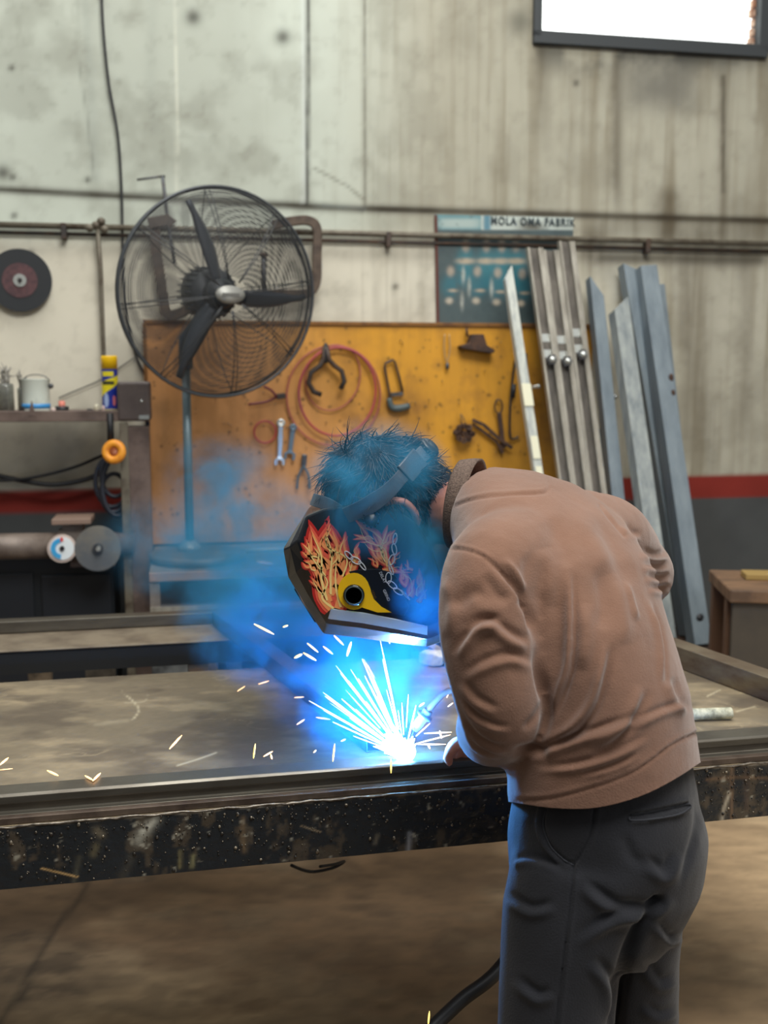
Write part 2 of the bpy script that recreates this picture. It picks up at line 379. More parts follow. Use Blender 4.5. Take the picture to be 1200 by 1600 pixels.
one('thin_wire', 'thin grey wire slanting from the shelf up behind the fan', 'wire',
    wtube([(92, 622), (110, 614), (160, 592), (214, 556)], .0035, .02, 6, 4), mat('grey_wire', lin(92, 90, 84), .6))
# black hoses draped under the shelf
one('air_hose', 'thick black hose sagging low under the left shelf', 'hose', wtube([(-40, 735), (20, 748), (80, 757), (130, 750), (160, 738)], .011, .12, 8, 6), M_blk)
one('air_hose', 'thin black hose rising to the orange wheel under the left shelf', 'hose', wtube([(-40, 752), (40, 748), (110, 732), (150, 716), (172, 706)], .007, .14, 8, 6), M_blk)
hl = MB()
for (cx, cy, rx, ry, o) in ((180, 742, 22, 34, .34), (176, 752, 27, 40, .32), (184, 760, 24, 46, .36), (178, 770, 20, 30, .35)):
    hl.tube([WP(cx+rx*math.cos(k*PI/12), cy+ry*math.sin(k*PI/12), o) for k in range(24)], .010, 8, True)
one('coiled_cable', 'dark coil of cable looped under the orange wheel on the post', 'cable', hl, mat('dark_blue_black_rubber', lin(42, 46, 56), .5))

def wdisc(px, py, off, R, th, hole=0.0, tilt=(0, -1, 0), n=40, prof=None):
    c = WP(px, py, off); z = MW.to_3x3() @ Vector(tilt); m = MB(); Mx = basis(c, z, MW.to_3x3() @ Vector((1, 0, 0)))
    pr = prof or [(hole, -th/2), (R, -th/2), (R, th/2), (hole, th/2)]
    m.loft([[(r*math.cos(2*PI*k/n), r*math.sin(2*PI*k/n), h) for k in range(n)] for r, h in pr], False, hole == 0, hole > 0, Mx); return m
t = Thing('cutting_disc', 'large black cutting disc with a red-brown centre hung on the wall', 'disc')
t.add('disc', wdisc(31, 438, .03, .138, .006, .02), mat('black_abrasive', lin(44, 47, 50), .8, bump=.4, bscale=200))
t.add('centre_label', wdisc(31, 438, .034, .076, .002, .02), mat('maroon_label', lin(92, 62, 64), .7, col2=lin(70, 50, 54), scale=40))
t.add('hub_washer', wdisc(31, 438, .037, .028, .006, .010), M_chrome); t.add('hanging_nail', MB().tube([WP(31, 438, 0), WP(31, 438, .055)], .006, 8), M_tool); t.done()

# ------------------------------------------------------------------ clamps hanging on the pipe behind the fan
M_clamp = mat('brown_cast_iron', lin(88, 74, 62), .6, .2, col2=lin(62, 50, 42), scale=20)
def flatbar(pts, off, w, d, k=1):
    """flat bar following pixel points on a plane in front of the wall"""
    q = [WP(x, y, off) for x, y in pts]; q = catmull(q, k) if k > 1 else q; nrm = MW.to_3x3() @ Vector((0, -1, 0)); rings = []
    for i in range(len(q)):
        tt = (q[min(i+1, len(q)-1)]-q[max(i-1, 0)]).normalized(); s = nrm.cross(tt).normalized()
        rings.append([q[i]+s*(a*w/2)+nrm*(b*d/2) for a, b in ((-1, -1), (1, -1), (1, 1), (-1, 1))])
    return MB().loft(rings, False)
t = Thing('screw_clamp', 'big iron clamp with a T-handle screw hanging behind the left of the fan', 'clamp')
t.add('frame', flatbar([(262, 345), (245, 352), (243, 380), (250, 430), (256, 470), (262, 492), (285, 488), (300, 476)], .08, .045, .03, 5), M_clamp, bevel=.004)
t.add('top_jaw', flatbar([(232, 350), (262, 344), (270, 352)], .09, .05, .04), M_clamp, bevel=.004)
t.add('screw', wtube([(254, 276), (259, 320), (266, 370), (273, 412)], .008, .085, 8), M_tool); t.add('tee_handle', wtube([(214, 281), (258, 275)], .005, .085, 8), M_tool); t.done()
t = Thing('screw_clamp', 'big rounded iron clamp hooked over the pipe behind the right of the fan', 'clamp')
t.add('frame', flatbar([(425, 352), (455, 346), (482, 345), (495, 358), (495, 400), (494, 440), (482, 458), (455, 460), (412, 460)], .08, .042, .03, 5), M_clamp, bevel=.004)
t.add('screw', wtube([(412, 400), (412, 430), (414, 478)], .012, .085, 8), M_tool); t.add('swivel_pad', MB().ell(WP(412, 398, .085), [(.022, 0, 0), (0, .022, 0), (0, 0, .012)], 12, 8), M_clamp); t.done()

# ------------------------------------------------------------------ team poster
M_post = mat('poster_print', (.1, .2, .2), .5, attr='Col')
def poster_paint(c):
    px, py, _ = project(c); n = fbm(px/14, py/14, 0, 4, 5); n2 = fbm(px/5, py/5, 0, 3, 8)
    col = np.array(lin(66, 82, 84))*(.75+.5*n)[:, None]
    def blob(cx, cy, rx, ry, cc, am=.9):
        nonlocal col
        m = (np.exp(-(((px-cx)/rx)**2+((py-cy)/ry)**2)**1.6)*am*(.75+.4*n2))[:, None]; col = col*(1-m)+np.array(lin(*cc))*m
    for i, x in enumerate((728, 760, 784, 806)):           # back row, arms folded
        blob(x, 414, 15, 30, (40, 118, 130)); blob(x, 384, 6, 10, (168, 156, 138)); blob(x, 408, 15, 5, (186, 168, 142)); blob(x, 440, 10, 10, (36, 108, 122))
    for x, y in ((704, 446), (746, 446), (778, 448), (816, 450)):
        blob(x, y, 15, 20, (42, 104, 116)); blob(x, y-22, 6, 8, (172, 158, 140)); blob(x+4, y+8, 8, 2.5, (180, 164, 140)); blob(x-2, y+24, 6, 5, (196, 184, 162))
    for x, y, a in ((724, 430, 1), (733, 448, 1), (768, 450, -1), (722, 470, -1)): blob(x, y, 3, 14, (190, 192, 180), .7)
    m = sm(360, 358, py)[:, None]; band = np.where((px < 752)[:, None], np.array(lin(96, 140, 146)), np.array(lin(186, 196, 188)))*(.85+.3*n)[:, None]; col = col*(1-m)+band*m
    m = (np.exp(-((px-718)/34)**6-((py-349)/8)**4)*.75)[:, None]; col = col*(1-m)+np.array(lin(178, 190, 182))*m
    m = (np.exp(-((px-761)/6)**4)*sm(360, 358, py)*.9)[:, None]; col = col*(1-m)+np.array(lin(58, 118, 140))*m
    m = ((sm(344, 352, py+8*n-(px-800)*.06)*sm(360, 358, py)*sm(795, 830, px)*sm(860, 835, px)))[:, None]; col = col*(1-m)+np.array(lin(104, 104, 94))*m
    m = sm(.6, .72, n)[:, None]*.35; return col*(1-m)+np.array(lin(70, 78, 76))*m
cs = [WL(x, y, .012) for x, y in ((679, 335), (896, 340), (893, 508), (683, 504))]
def bil(u, v):
    p = cs[0].lerp(cs[1], u).lerp(cs[3].lerp(cs[2], u), v); return tuple(MW @ p)
t = Thing('team_poster', 'blue-green poster of a sports team in two rows pinned under the wall pipe', 'poster')
t.add('print', grid(0, 1, 130, 0, 1, 100, bil), M_post, paint=poster_paint)
t.add('edge_batten', flatbar([(681, 336), (684, 504)], .014, .012, .012), mat('dark_red_wood', lin(92, 50, 40), .7))
t.done()
# the torn white caption strip along its top
fc = bpy.data.curves.new('caption', 'FONT'); fc.body = 'MOLA OMA FABRIK'; fc.size = .052; fc.extrude = .0008; fc.align_x = 'CENTER'; fc.align_y = 'CENTER'; fc.space_character = 1.18; fc.offset = .0012
fo = bpy.data.objects.new('caption_letters', fc); COL.objects.link(fo); me = evaluate(fo) if False else None
bpy.context.view_layer.update(); me = bpy.data.meshes.new_from_object(fo.evaluated_get(bpy.context.evaluated_depsgraph_get())); bpy.data.objects.remove(fo)
cpos = MW @ WL(833, 347, .017); fo = bpy.data.objects.new('caption_letters', me); COL.objects.link(fo); fo.parent = t.root
R3 = MW.to_3x3().to_4x4() @ Matrix.Rotation(PI/2, 4, 'X'); fo.matrix_local = Matrix.Translation(Vector(cpos)-t.root.location) @ R3 @ Matrix.Diagonal((.82, 1, 1, 1))
me.materials.append(mat('caption_ink', lin(50, 62, 66), .6))
# ------------------------------------------------------------------ pegboard with its tools
M_board = mat('yellow_plywood', (.5, .3, .05), .6, attr='Col', bump=.15, bscale=30)
def board_paint(c):
    px, py, _ = project(c); X, Z = px/320, py/320
    n = fbm(X*3, Z*3, 0, 5, 31); n2 = fbm(X*14, Z*14, 0, 4, 32); g = fbm(X*30, Z*2.5, 0, 4, 33)
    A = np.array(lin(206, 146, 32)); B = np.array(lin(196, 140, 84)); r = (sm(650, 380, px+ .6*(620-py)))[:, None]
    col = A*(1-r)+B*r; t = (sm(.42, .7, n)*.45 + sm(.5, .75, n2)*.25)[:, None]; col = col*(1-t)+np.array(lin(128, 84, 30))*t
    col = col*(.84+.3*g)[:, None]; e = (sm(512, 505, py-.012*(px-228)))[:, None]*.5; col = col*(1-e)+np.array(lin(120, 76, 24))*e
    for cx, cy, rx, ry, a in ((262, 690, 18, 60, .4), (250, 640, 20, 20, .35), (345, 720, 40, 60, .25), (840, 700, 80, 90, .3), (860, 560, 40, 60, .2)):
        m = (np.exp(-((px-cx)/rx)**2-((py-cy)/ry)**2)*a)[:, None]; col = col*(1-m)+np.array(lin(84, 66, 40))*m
    rg = np.random.default_rng(5)
    hx = rg.uniform(240, 850, 240); hy = rg.choice([540, 585, 628, 668, 700, 760, 800], 240)+rg.normal(0, 10, 240); hr = rg.uniform(.9, 2.6, 240)
    for x, y, q in zip(hx, hy, hr):
        m = ((px-x)**2+(py-y)**2) < (q*2.6)**2
        if m.any(): col[m] *= (1-.75*np.exp(-((px[m]-x)**2+(py[m]-y)**2)/q**2))[:, None]
    return col
bc = [WL(x, y, .05) for x, y in ((228, 504), (926, 514), (926, 842), (235, 838))]
x0, x1, zt, zb = bc[0].x, bc[1].x, (bc[0].z+bc[1].z)/2, (bc[3].z+bc[2].z)/2
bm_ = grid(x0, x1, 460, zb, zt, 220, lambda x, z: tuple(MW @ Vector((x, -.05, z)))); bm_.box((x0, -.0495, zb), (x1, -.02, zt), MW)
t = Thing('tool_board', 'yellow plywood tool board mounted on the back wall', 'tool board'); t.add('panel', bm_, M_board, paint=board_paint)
fr = MB(); fr.box((x0-.012, -.06, zt), (x1, -.015, zt+.018), MW); fr.box((x0-.016, -.06, zb), (x0, -.015, zt), MW)
t.add('edge_strip', fr, mat('worn_board_edge', lin(132, 88, 34), .7, col2=lin(96, 62, 30), scale=20), bevel=.002)
for xx in (x0+.1, x1-.3): bt = MB(); bt.box((xx, -.02, zb+.05), (xx+.05, -.001, zt-.05), MW); t.add('batten', bt, M_dark)
nl = MB(); rr = random.Random(4)
for k in range(70):
    x, y = rr.uniform(245, 815), rr.choice([540, 585, 628, 668, 700, 760])+rr.gauss(0, 8); nl.tube([WP(x, y, .05), WP(x, y+1, .072)], .0022, 5)
t.add('nails', nl, M_tool, kind='stuff', label='small nails studding the board'); t.done()

BO = .075
M_hred = mat('red_hose', lin(168, 70, 62), .5, col2=lin(140, 60, 80), scale=6); M_hred2 = mat('dull_red_hose', lin(160, 86, 76), .55)
def oval(cx, cy, rx, ry, off, r, rot=0, n=48):
    pts = []
    for k in range(n):
        a = 2*PI*k/n; x, y = rx*math.cos(a), ry*math.sin(a); pts.append(WP(cx+x*math.cos(rot)-y*math.sin(rot), cy+x*math.sin(rot)+y*math.cos(rot), off))
    return MB().tube(pts, r, 8, True)
t = Thing('gas_hose', 'coil of thin red hose looped round on the tool board', 'hose')
t.add('outer_loop', oval(521, 618, 73, 78, .07, .0045, .1), M_hred2); t.add('middle_loop', oval(527, 612, 60, 69, .085, .006, .12), M_hred)
t.add('inner_loop', oval(520, 590, 42, 52, .07, .0035, .3), M_hred2); t.done()
one('hose_offcut', 'small red ring of hose hanging left of the spanners', 'hose', oval(414, 675, 17, 17, BO, .005), M_hred)
# big pincers hung over the coil
t = Thing('forge_tongs', 'black round-jawed tongs hanging inside the red hose coil', 'tongs')
t.add('jaw', wtube([(508, 542), (506, 560), (500, 572), (486, 582), (482, 598), (490, 612), (502, 617)], [.013]*7, .1, 8), M_dark)
t.add('jaw', wtube([(510, 542), (514, 562), (522, 571), (534, 580), (538, 596), (532, 608)], [.012]*6, .105, 8), M_dark)
m = MB(); m.ell(WP(509, 552, .1), [(.016, 0, 0), (0, .016, 0), (0, 0, .05)], 10, 8); t.add('pivot_joint', m, M_blk); t.done()
t = Thing('hacksaw', 'small hacksaw with dark pistol grip hanging on the board', 'hacksaw')
t.add('frame', wtube([(612, 636), (608, 612), (601, 574), (602, 568), (614, 562), (617, 566), (624, 590), (629, 612)], .0062, BO, 8), M_dark)
t.add('blade', flatbar([(609, 617), (630, 615)], BO, .018, .006), M_tool)
t.add('handle', wtube([(608, 622), (612, 636), (624, 638), (640, 634)], [.013, .017, .019, .016], BO, 10, 3), mat('grey_green_grip', lin(72, 84, 84), .5)); t.done()
# spanners
def spanner(a, b, r0, r1, mt, label, openend=True):
    t = Thing('spanner', label, 'spanner'); t.add('shaft', flatbar([a, b], BO, .022, .008), mt, bevel=.002)
    ax, ay = a; bx, by = b; L = math.hypot(bx-ax, by-ay); ux, uy = (bx-ax)/L, (by-ay)/L
    t.add('ring_end', oval(ax, ay, r0*.75, r0*.75, BO, .0075, n=20), mt)
    hd = [(bx-uy*r1*s+ux*r1*q, by+ux*r1*s+uy*r1*q) for s, q in ((-.9, 1.5), (-1, .2), (-.3, -.2), (.3, -.2), (1, .2), (.9, 1.5))]
    t.add('open_end', flatbar(hd, BO, .014, .010), mt, bevel=.002); t.done()
spanner((439, 661), (437, 718), 6, 6, M_chrome, 'bright spanner with a shiny ring end left of the two on the board')
spanner((458, 668), (453, 708), 5, 7, mat('blue_grey_steel', lin(104, 124, 138), .4, .4), 'dull blue-grey spanner with open jaw hanging beside the bright one')
def pliers(c, h1, h2, j, mt, mj, label, r=.006):
    t = Thing('pliers', label, 'pliers'); t.add('handle', wtube([c]+h1, r, BO, 8, 3), mt); t.add('handle', wtube([c]+h2, r, BO+.01, 8, 3), mt)
    t.add('jaws', flatbar([c, j], BO, .026, .016), mj, bevel=.003); t.done()
pliers((474, 728), [(466, 745), (464, 764)], [(482, 742), (484, 764)], (476, 710), mat('teal_grey_grip', lin(74, 92, 104), .5), M_tool, 'grey pliers hanging open below the spanners')
pliers((432, 620), [(416, 628), (388, 632)], [(424, 610), (412, 604)], (446, 618), mat('dark_red_grip', lin(104, 40, 48), .5), M_dark, 'dark red handled pliers below the edge of the fan cage')
t = Thing('pull_chain', 'thin looped chain with a plug hanging at the top of the board', 'chain')
t.add('chain', wtube([(695, 522), (694, 545), (698, 566), (703, 545), (702, 522)], .003, BO, 6, 4), mat('pale_chain', lin(176, 150, 110), .5, .3))
t.add('plug', MB().ell(WP(699, 572, BO), [(.010, 0, 0), (0, .01, 0), (0, 0, .018)], 10, 8), M_tool); t.done()
t = Thing('iron_bracket', 'rusted iron angle bracket hanging near the top of the board', 'bracket')
m = MB(); q = [WL(x, y, .05) for x, y in ((714, 541), (728, 537), (732, 523), (750, 523), (755, 540), (768, 548), (764, 553), (716, 545))]
m.prism([(p.x, p.z) for p in q], -.12, -.05, MW); t.add('body', m, M_rust, bevel=.004)
t.add('hook_stem', wtube([(729, 512), (730, 526)], .006, .08, 8), M_rust); t.done()
t = Thing('hole_saw_set', 'rusted cluster of round dies wired together on the board', 'dies')
rr = random.Random(8)
for k in range(9):
    a = k*2*PI/8; x, y = (725+11*math.cos(a), 677+11*math.sin(a)) if k < 8 else (725, 677)
    t.add('die', wdisc(x, y, .09+.015*rr.random(), .0145, .035, .006, tilt=(rr.uniform(-.4, .4), -1, rr.uniform(-.4, .4)), n=14), M_rust)
t.add('wire_loop', wtube([(722, 664), (720, 646), (728, 662)], .0025, .08, 6, 3), M_tool); t.done()
t = Thing('tin_snips', 'long dark tin snips hanging crossed at the right of the board', 'snips')
t.add('handle', oval(779, 635, 6, 11, BO, .004, n=20), M_dark); t.add('blade', flatbar([(780, 646), (783, 668), (786, 696), (789, 700)], BO, .022, .01), M_rust, bevel=.002); t.done()
t = Thing('iron_tongs', 'rusted tongs lying slantwise under the snips on the board', 'tongs')
t.add('arm', flatbar([(738, 656), (756, 664), (778, 684), (800, 700)], BO+.012, .017, .012), M_rust, bevel=.002)
t.add('arm', flatbar([(738, 662), (752, 672), (776, 690), (786, 708)], BO, .014, .01), M_rust, bevel=.002); t.done()
t = Thing('wire_hook', 'long black wire hook hanging beside the leaning pale tube', 'hook')
t.add('rod', wtube([(806, 560), (800, 600), (797, 640), (797, 680), (803, 686), (810, 682)], .0055, BO, 8, 4), M_blk)
t.add('grip', wtube([(803, 600), (801, 622)], .012, BO, 8), M_blk); t.done()
one('iron_rod', 'short rusty rod hanging right of the pale leaning tube', 'rod', wtube([(821, 552), (822, 590)], .009, BO, 8), M_rust)
t = Thing('stud_bolt', 'bright stud sticking out right of the pale leaning tube', 'bolt')
t.add('stud', MB().tube([WP(822, 607, .05), WP(840, 604, .16)], .009, 10), M_chrome); t.add('tip', MB().ell(WP(841, 604, .165), [(.012, 0, 0), (0, .012, 0), (0, 0, .012)], 10, 6), M_chrome); t.done()

# ------------------------------------------------------------------ steel leaning on the wall
one('steel_plinth', 'low dark steel plinth that carries the leaning tubes by the wall', 'plinth', MB().box((.78, -.9, 0), (1.72, -.25, .36), MW), M_dark, bevel=.01)
side = MW.to_3x3() @ Vector((1, 0, 0))
def lean(name, label, top, bot, w, off0, off1, mt, cut=0, h=None, group=None, extra=None):
    a = WP(*top, off0); b = WP(*bot, off1); d = (b-a).normalized(); base = b if b.z < .37 else b+d*((b.z-.37)/(-d.z) if b.z > .37 else 0)
    if base.z < .36: base = base + (a-base)*((.362-base.z)/(a.z-base.z))
    m = MB(); beam(m, base, a, w, h or w, side, cut); t = Thing(name, label, 'steel tube', group)
    t.add('tube', m, mt, bevel=.003)
    if extra: extra(t, a, base)
    t.done(); return a, base
def patch(t, a, b):
    d = (b-a); n = MW.to_3x3() @ Vector((0, -1, 0)); s = side
    for f0, f1, w in ((.30, .36, .045), (.44, .50, .035), (.52, .56, .03)):
        m = MB(); p, q = a+d*f0, a+d*f1; m.loft([[p-s*w/2+n*.026, p+s*w/2+n*.026, p+s*w/2+n*.0285, p-s*w/2+n*.0285], [q-s*w/2+n*.026, q+s*w/2+n*.026, q+s*w/2+n*.0285, q-s*w/2+n*.0285]], False)
        t.add('paint_daub', m, mat('cream_paint', lin(226, 224, 196), .6))
M_pale = mat('pale_worn_tube', lin(196, 200, 190), .5, .1, col2=lin(150, 156, 156), scale=10, stretch=(3, 3, .5))
lean('square_tube', 'narrow pale square tube with cream paint leaning before the poster', (793, 427), (840, 740), .042, .16, .40, M_pale, .03, extra=patch)
chan = [((833, 388), (884, 760), 'leftmost of the three galvanised channels bolted side by side'),
        ((858, 392), (906, 760), 'middle of the three galvanised channels bolted side by side'),
        ((882, 378), (932, 772), 'rightmost and tallest of the three galvanised channels bolted side by side')]
M_chshade = mat('shaded_channel_web', lin(104, 98, 90), .5, .3, col2=lin(70, 66, 60), scale=7, stretch=(3, 3, .5))  # web coloured darker than the flanges to put shade into the recess
for (tp, bt_, lab) in chan:
    t = Thing('steel_channel', lab, 'steel channel', 'galvanised channels leaning on the wall'); a = WP(*tp, .14); b = WP(*bt_, .42); d = (b-a).normalized(); base = b+d*((b.z-.365)/(-d.z))
    n = MW.to_3x3() @ Vector((0, -1, 0)); w = .078; rings = []
    def sec(x0, x1, y0, y1): return MB().loft([[p+side*x+n*y for x, y in ((x0, y0), (x1, y0), (x1, y1), (x0, y1))] for p in (base, a)], False)
    t.add('web', sec(-w/2+.001, w/2-.001, 0, .008), M_chshade); t.add('flange', sec(-w/2, -w/2+.010, .001, .036), M_galv, bevel=.001); t.add('flange', sec(w/2-.026, w/2, .001, .034), M_galv, bevel=.001)
    for fz, wd in ((.44, .03), (.52, .03)):
        m = MB(); p = a+(base-a)*fz*.5; m.loft([[p+n*.009-side*.02, p+n*.009+side*.02, p+n*.011+side*.02, p+n*.011-side*.02], [q+(base-a)*.02 for q in (p+n*.009-side*.02, p+n*.009+side*.02, p+n*.011+side*.02, p+n*.011-side*.02)]], False)
        t.add('label_patch', m, M_chrome)
    m = MB(); pb = a+(base-a)*.285; m.tube([pb+n*.0-Vector((0, 0, 0)), pb+n*.07], .014, 10); t.add('bolt', m, M_chrome)
    m = MB(); m.lathe([(0.0, 0), (.026, 0), (.026, .012), (0.0, .012)], basis(pb+n*.04, n), 6, False); t.add('nut', m, M_tool); t.done()
def end_hole(t, a, b):
    n = MW.to_3x3() @ Vector((0, -1, 0)); m = MB(); p = b+(a-b)*.075; m.lathe([(0, 0), (.018, 0), (.018, .003), (0, .003)], basis(p+n*.047, n), 16); t.add('drilled_hole', m, M_blk)
def rustspot(t, a, b):
    n = MW.to_3x3() @ Vector((0, -1, 0))
    for f, r in ((.30, .013), (.34, .010)):
        m = MB(); p = a+(b-a)*f; m.ell(p+n*.045+side*.03, [(r, 0, 0), (0, .004, 0), (0, 0, r*1.6)], 10, 6); t.add('rust_spot', m, M_rust)
lean('square_tube', 'grey square tube standing alone just right of the galvanised channels', (929, 450), (966, 815), .062, .10, .42, M_grey, -.05)
lean('square_tube', 'short grey square tube half hidden low beside the lone grey tube', (938, 672), (950, 815), .045, .10, .26, M_grey, .0)
lean('square_tube', 'back left of the grey tubes leaning together, with a slanted top', (981, 420), (1075, 985), .072, .08, .44, M_grey, -.02)
lean('square_tube', 'rearmost thin grey tube behind the cluster leaning at the right', (1028, 446), (1088, 985), .05, .06, .36, M_grey, 0)
lean('square_tube', 'tallest grey square tube at the right of the leaning cluster', (1008, 419), (1093, 1010), .085, .14, .60, M_grey, 0, extra=lambda t, a, b: (end_hole(t, a, b), rustspot(t, a, b)))
lean('square_tube', 'front left pale grey tube of the leaning cluster with a chamfered top', (966, 478), (1040, 1010), .078, .22, .72, M_grey2, .03)
one('bright_bolt', 'small bright bolt head between the grey leaning tubes', 'bolt', MB().ell(WP(961, 620, .2), [(.014, 0, 0), (0, .014, 0), (0, 0, .014)], 12, 8), M_chrome)

# ------------------------------------------------------------------ right hand work bench of wood and steel
t = Thing('wooden_workbench', 'worn brown wooden bench with dark metal front at the right edge', 'workbench')
c = P(1141, 922, 3.78); zt_ = c.z; MBn = Matrix.Translation((c.x, c.y, 0)) @ Matrix.Rotation(math.radians(-7), 4, 'Z')
tp = MB(); tp.box((0, 0, zt_-.05), (1.0, .42, zt_), MBn); t.add('bench_top', tp, mat('worn_bench_wood', lin(126, 96, 70), .7, col2=lin(84, 64, 48), scale=5, stretch=(1, 6, 1), bump=.3), bevel=.006)
pn = MB(); pn.box((.015, .02, .12), (.96, .045, zt_-.05), MBn); t.add('front_panel', pn, mat('dull_grey_panel', lin(56, 53, 50), .6, col2=lin(70, 64, 56), scale=4), bevel=.004)
for x, y in ((.005, .07), (.92, .05), (.005, .34), (.92, .34)):
    m = MB(); m.box((x, y, 0), (x+.05, y+.05, zt_-.05), MBn); t.add('leg', m, mat('brown_bench_leg', lin(92, 66, 48), .7))
t.done()
m = MB(); m.box((.10, .20, zt_+.001), (.30, .30, zt_+.025), MBn); one('wood_block', 'small yellowish wood block lying on the right bench', 'block', m, mat('yellow_wood', lin(150, 124, 70), .7), bevel=.004)

# ------------------------------------------------------------------ left wall shelf, its post and what stands on it
OS = .42                                                     # distance of the shelf front from the wall
def wbox(x0, y0, x1, y1, o0, o1):                            # pixel rectangle at the front offset o1, extruded back to o0
    a = WL(x0, y0, o1); b = WL(x1, y1, o1); return MB().box((a.x, -o1, b.z), (b.x, -o0, a.z), MW)
t = Thing('steel_shelf', 'brown steel shelf with upright post standing at the left wall', 'shelf')
t.add('shelf_board', wbox(-140, 645, 204, 651, .05, OS), M_brownst); t.add('front_angle', wbox(-140, 643, 204, 658, OS, OS+.012), M_brownst, bevel=.003)
a = WL(196, 596, OS-.02); b = WL(231, 596, OS-.02)
pm = MB(); pm.box((a.x, -OS+.0, 0), (b.x, -OS+.09, a.z-.19), MW); t.add('post', pm, M_brownst, bevel=.004)
sm_ = MB(); sm_.box((a.x-.03, -OS-.015, 0), (a.x+.005, -OS+.02, WL(196, 660, OS).z), MW); t.add('post_flange', sm_, M_pipe, bevel=.003)
t.add('spike', MB().loft([[WP(50-6, 650, OS+.014), WP(56, 650, OS+.014), WP(56, 650, OS+.006), WP(44, 650, OS+.006)], [WP(49, 626, OS+.012), WP(50, 626, OS+.012), WP(50, 626, OS+.008), WP(49, 626, OS+.008)]], False), M_brownst)
t.add('wall_bracket', wbox(-60, 652, -50, 690, .0, OS), M_brownst); t.done()
t = Thing('switch_box', 'grey-brown metal box on top of the shelf post by the fan', 'box')
t.add('box_body', wbox(182, 596, 236, 658, OS-.12, OS+.02), mat('grey_brown_box', lin(98, 88, 84), .5, col2=lin(84, 74, 72), scale=8), bevel=.012, seg=3)
t.add('label_plate', wbox(217, 649, 233, 655, OS+.02, OS+.024), M_chrome); t.add('screw_head', MB().ell(WP(221, 627, OS+.022), [(.006, 0, 0), (0, .004, 0), (0, 0, .006)], 8, 6), M_chrome)
t.add('outlet_cable', wtube([(231, 658), (229, 700), (230, 760), (230, 860)], .010, OS-.08, 8, 4), mat('blue_black_cable', lin(30, 44, 62), .5)); t.done()
# spray can
so = OS-.08; zsh = WL(100, 645, OS).z + .001
def sitl(px, off): p = WL(px, 640, off); return MW @ Vector((p.x, -off, zsh))
hc = WL(172, 556, so).z - zsh; c0 = sitl(173, so)
t = Thing('spray_can', 'blue and yellow lubricant spray can with yellow cap on the left shelf', 'spray can')
Mc = Matrix.Translation(c0)
def can_paint(c):
    z = (c[:, 2]-c0.z)/hc; a = np.arctan2(c[:, 0]-c0.x, -(c[:, 1]-c0.y)); col = np.tile(np.array(lin(30, 52, 150)), (len(c), 1)); Y = np.array(lin(236, 220, 40))
    m = (z > .64) & (z < .72) & (np.abs(a) < .75); col[m] = Y; m = (z > .37+.10*a) & (z < .58+.05*a); col[m] = Y
    m = (np.abs(z-.52) < .035) & (np.abs(a) < .8); col[m] = lin(70, 70, 40)
    m = ((z-.21)**2*6+(a+.25)**2) < .1; col[m] = lin(170, 190, 230); m = ((z-.2)**2*6+(a-.75)**2) < .05; col[m] = lin(230, 130, 130); m = z < .055; col[m] = lin(176, 170, 130)
    return col
r = .0345; t.add('can_body', grid(0, 2*PI, 97, 0, 1, 90, lambda a, z: tuple(c0+Vector((r*math.cos(a), r*math.sin(a), hc*.76*z)))), mat('printed_can', (.2, .2, .2), .3, attr='Col'), paint=can_paint)
t.add('can_top', MB().lathe([(r, hc*.755), (r*.9, hc*.78), (.02, hc*.79)], Mc, 24), M_chrome); t.add('bottom_rim', MB().lathe([(0, 0), (r*.99, 0), (r*1.01, .006), (r*.98, .008)], Mc, 24), M_chrome)
t.add('cap', MB().lathe([(r*.98, hc*.765), (r*.99, hc*.98), (r*.93, hc), (0, hc)], Mc, 32), mat('yellow_cap', lin(246, 196, 10), .35)); t.done()
# paint tin
t = Thing('paint_tin', 'dirty white paint tin with a blue band and wire handle on the shelf', 'tin'); c1 = sitl(57, so); h = WL(55, 592, so).z-zsh; R = .057; Mc = Matrix.Translation(c1)
t.add('tin_body', MB().lathe([(0, .001), (R, .001), (R, .012), (R, h-.004), (R+.003, h), (R-.004, h), (R-.006, h-.01)], Mc, 36), mat('dirty_white_tin', lin(214, 222, 212), .45, col2=lin(160, 162, 146), scale=10, lo=.5, hi=.75))
t.add('blue_band', MB().lathe([(R+.0008, .016), (R+.0008, .036)], Mc, 36), mat('blue_band', lin(60, 140, 200), .5))
t.add('contents', MB().lathe([(0, h-.012), (R-.005, h-.012)], Mc, 24), M_rust)
t.add('handle', MB().tube([c1+Vector((R*math.cos(k*PI/12), .01, h-.01+.028*math.sin(k*PI/12))) for k in range(13)], .0022, 6), M_tool)
t.add('handle_lug', MB().ell(c1+Vector((R+.008, 0, h-.03)), [(.012, 0, 0), (0, .01, 0), (0, 0, .012)], 8, 6), M_tool); t.done()
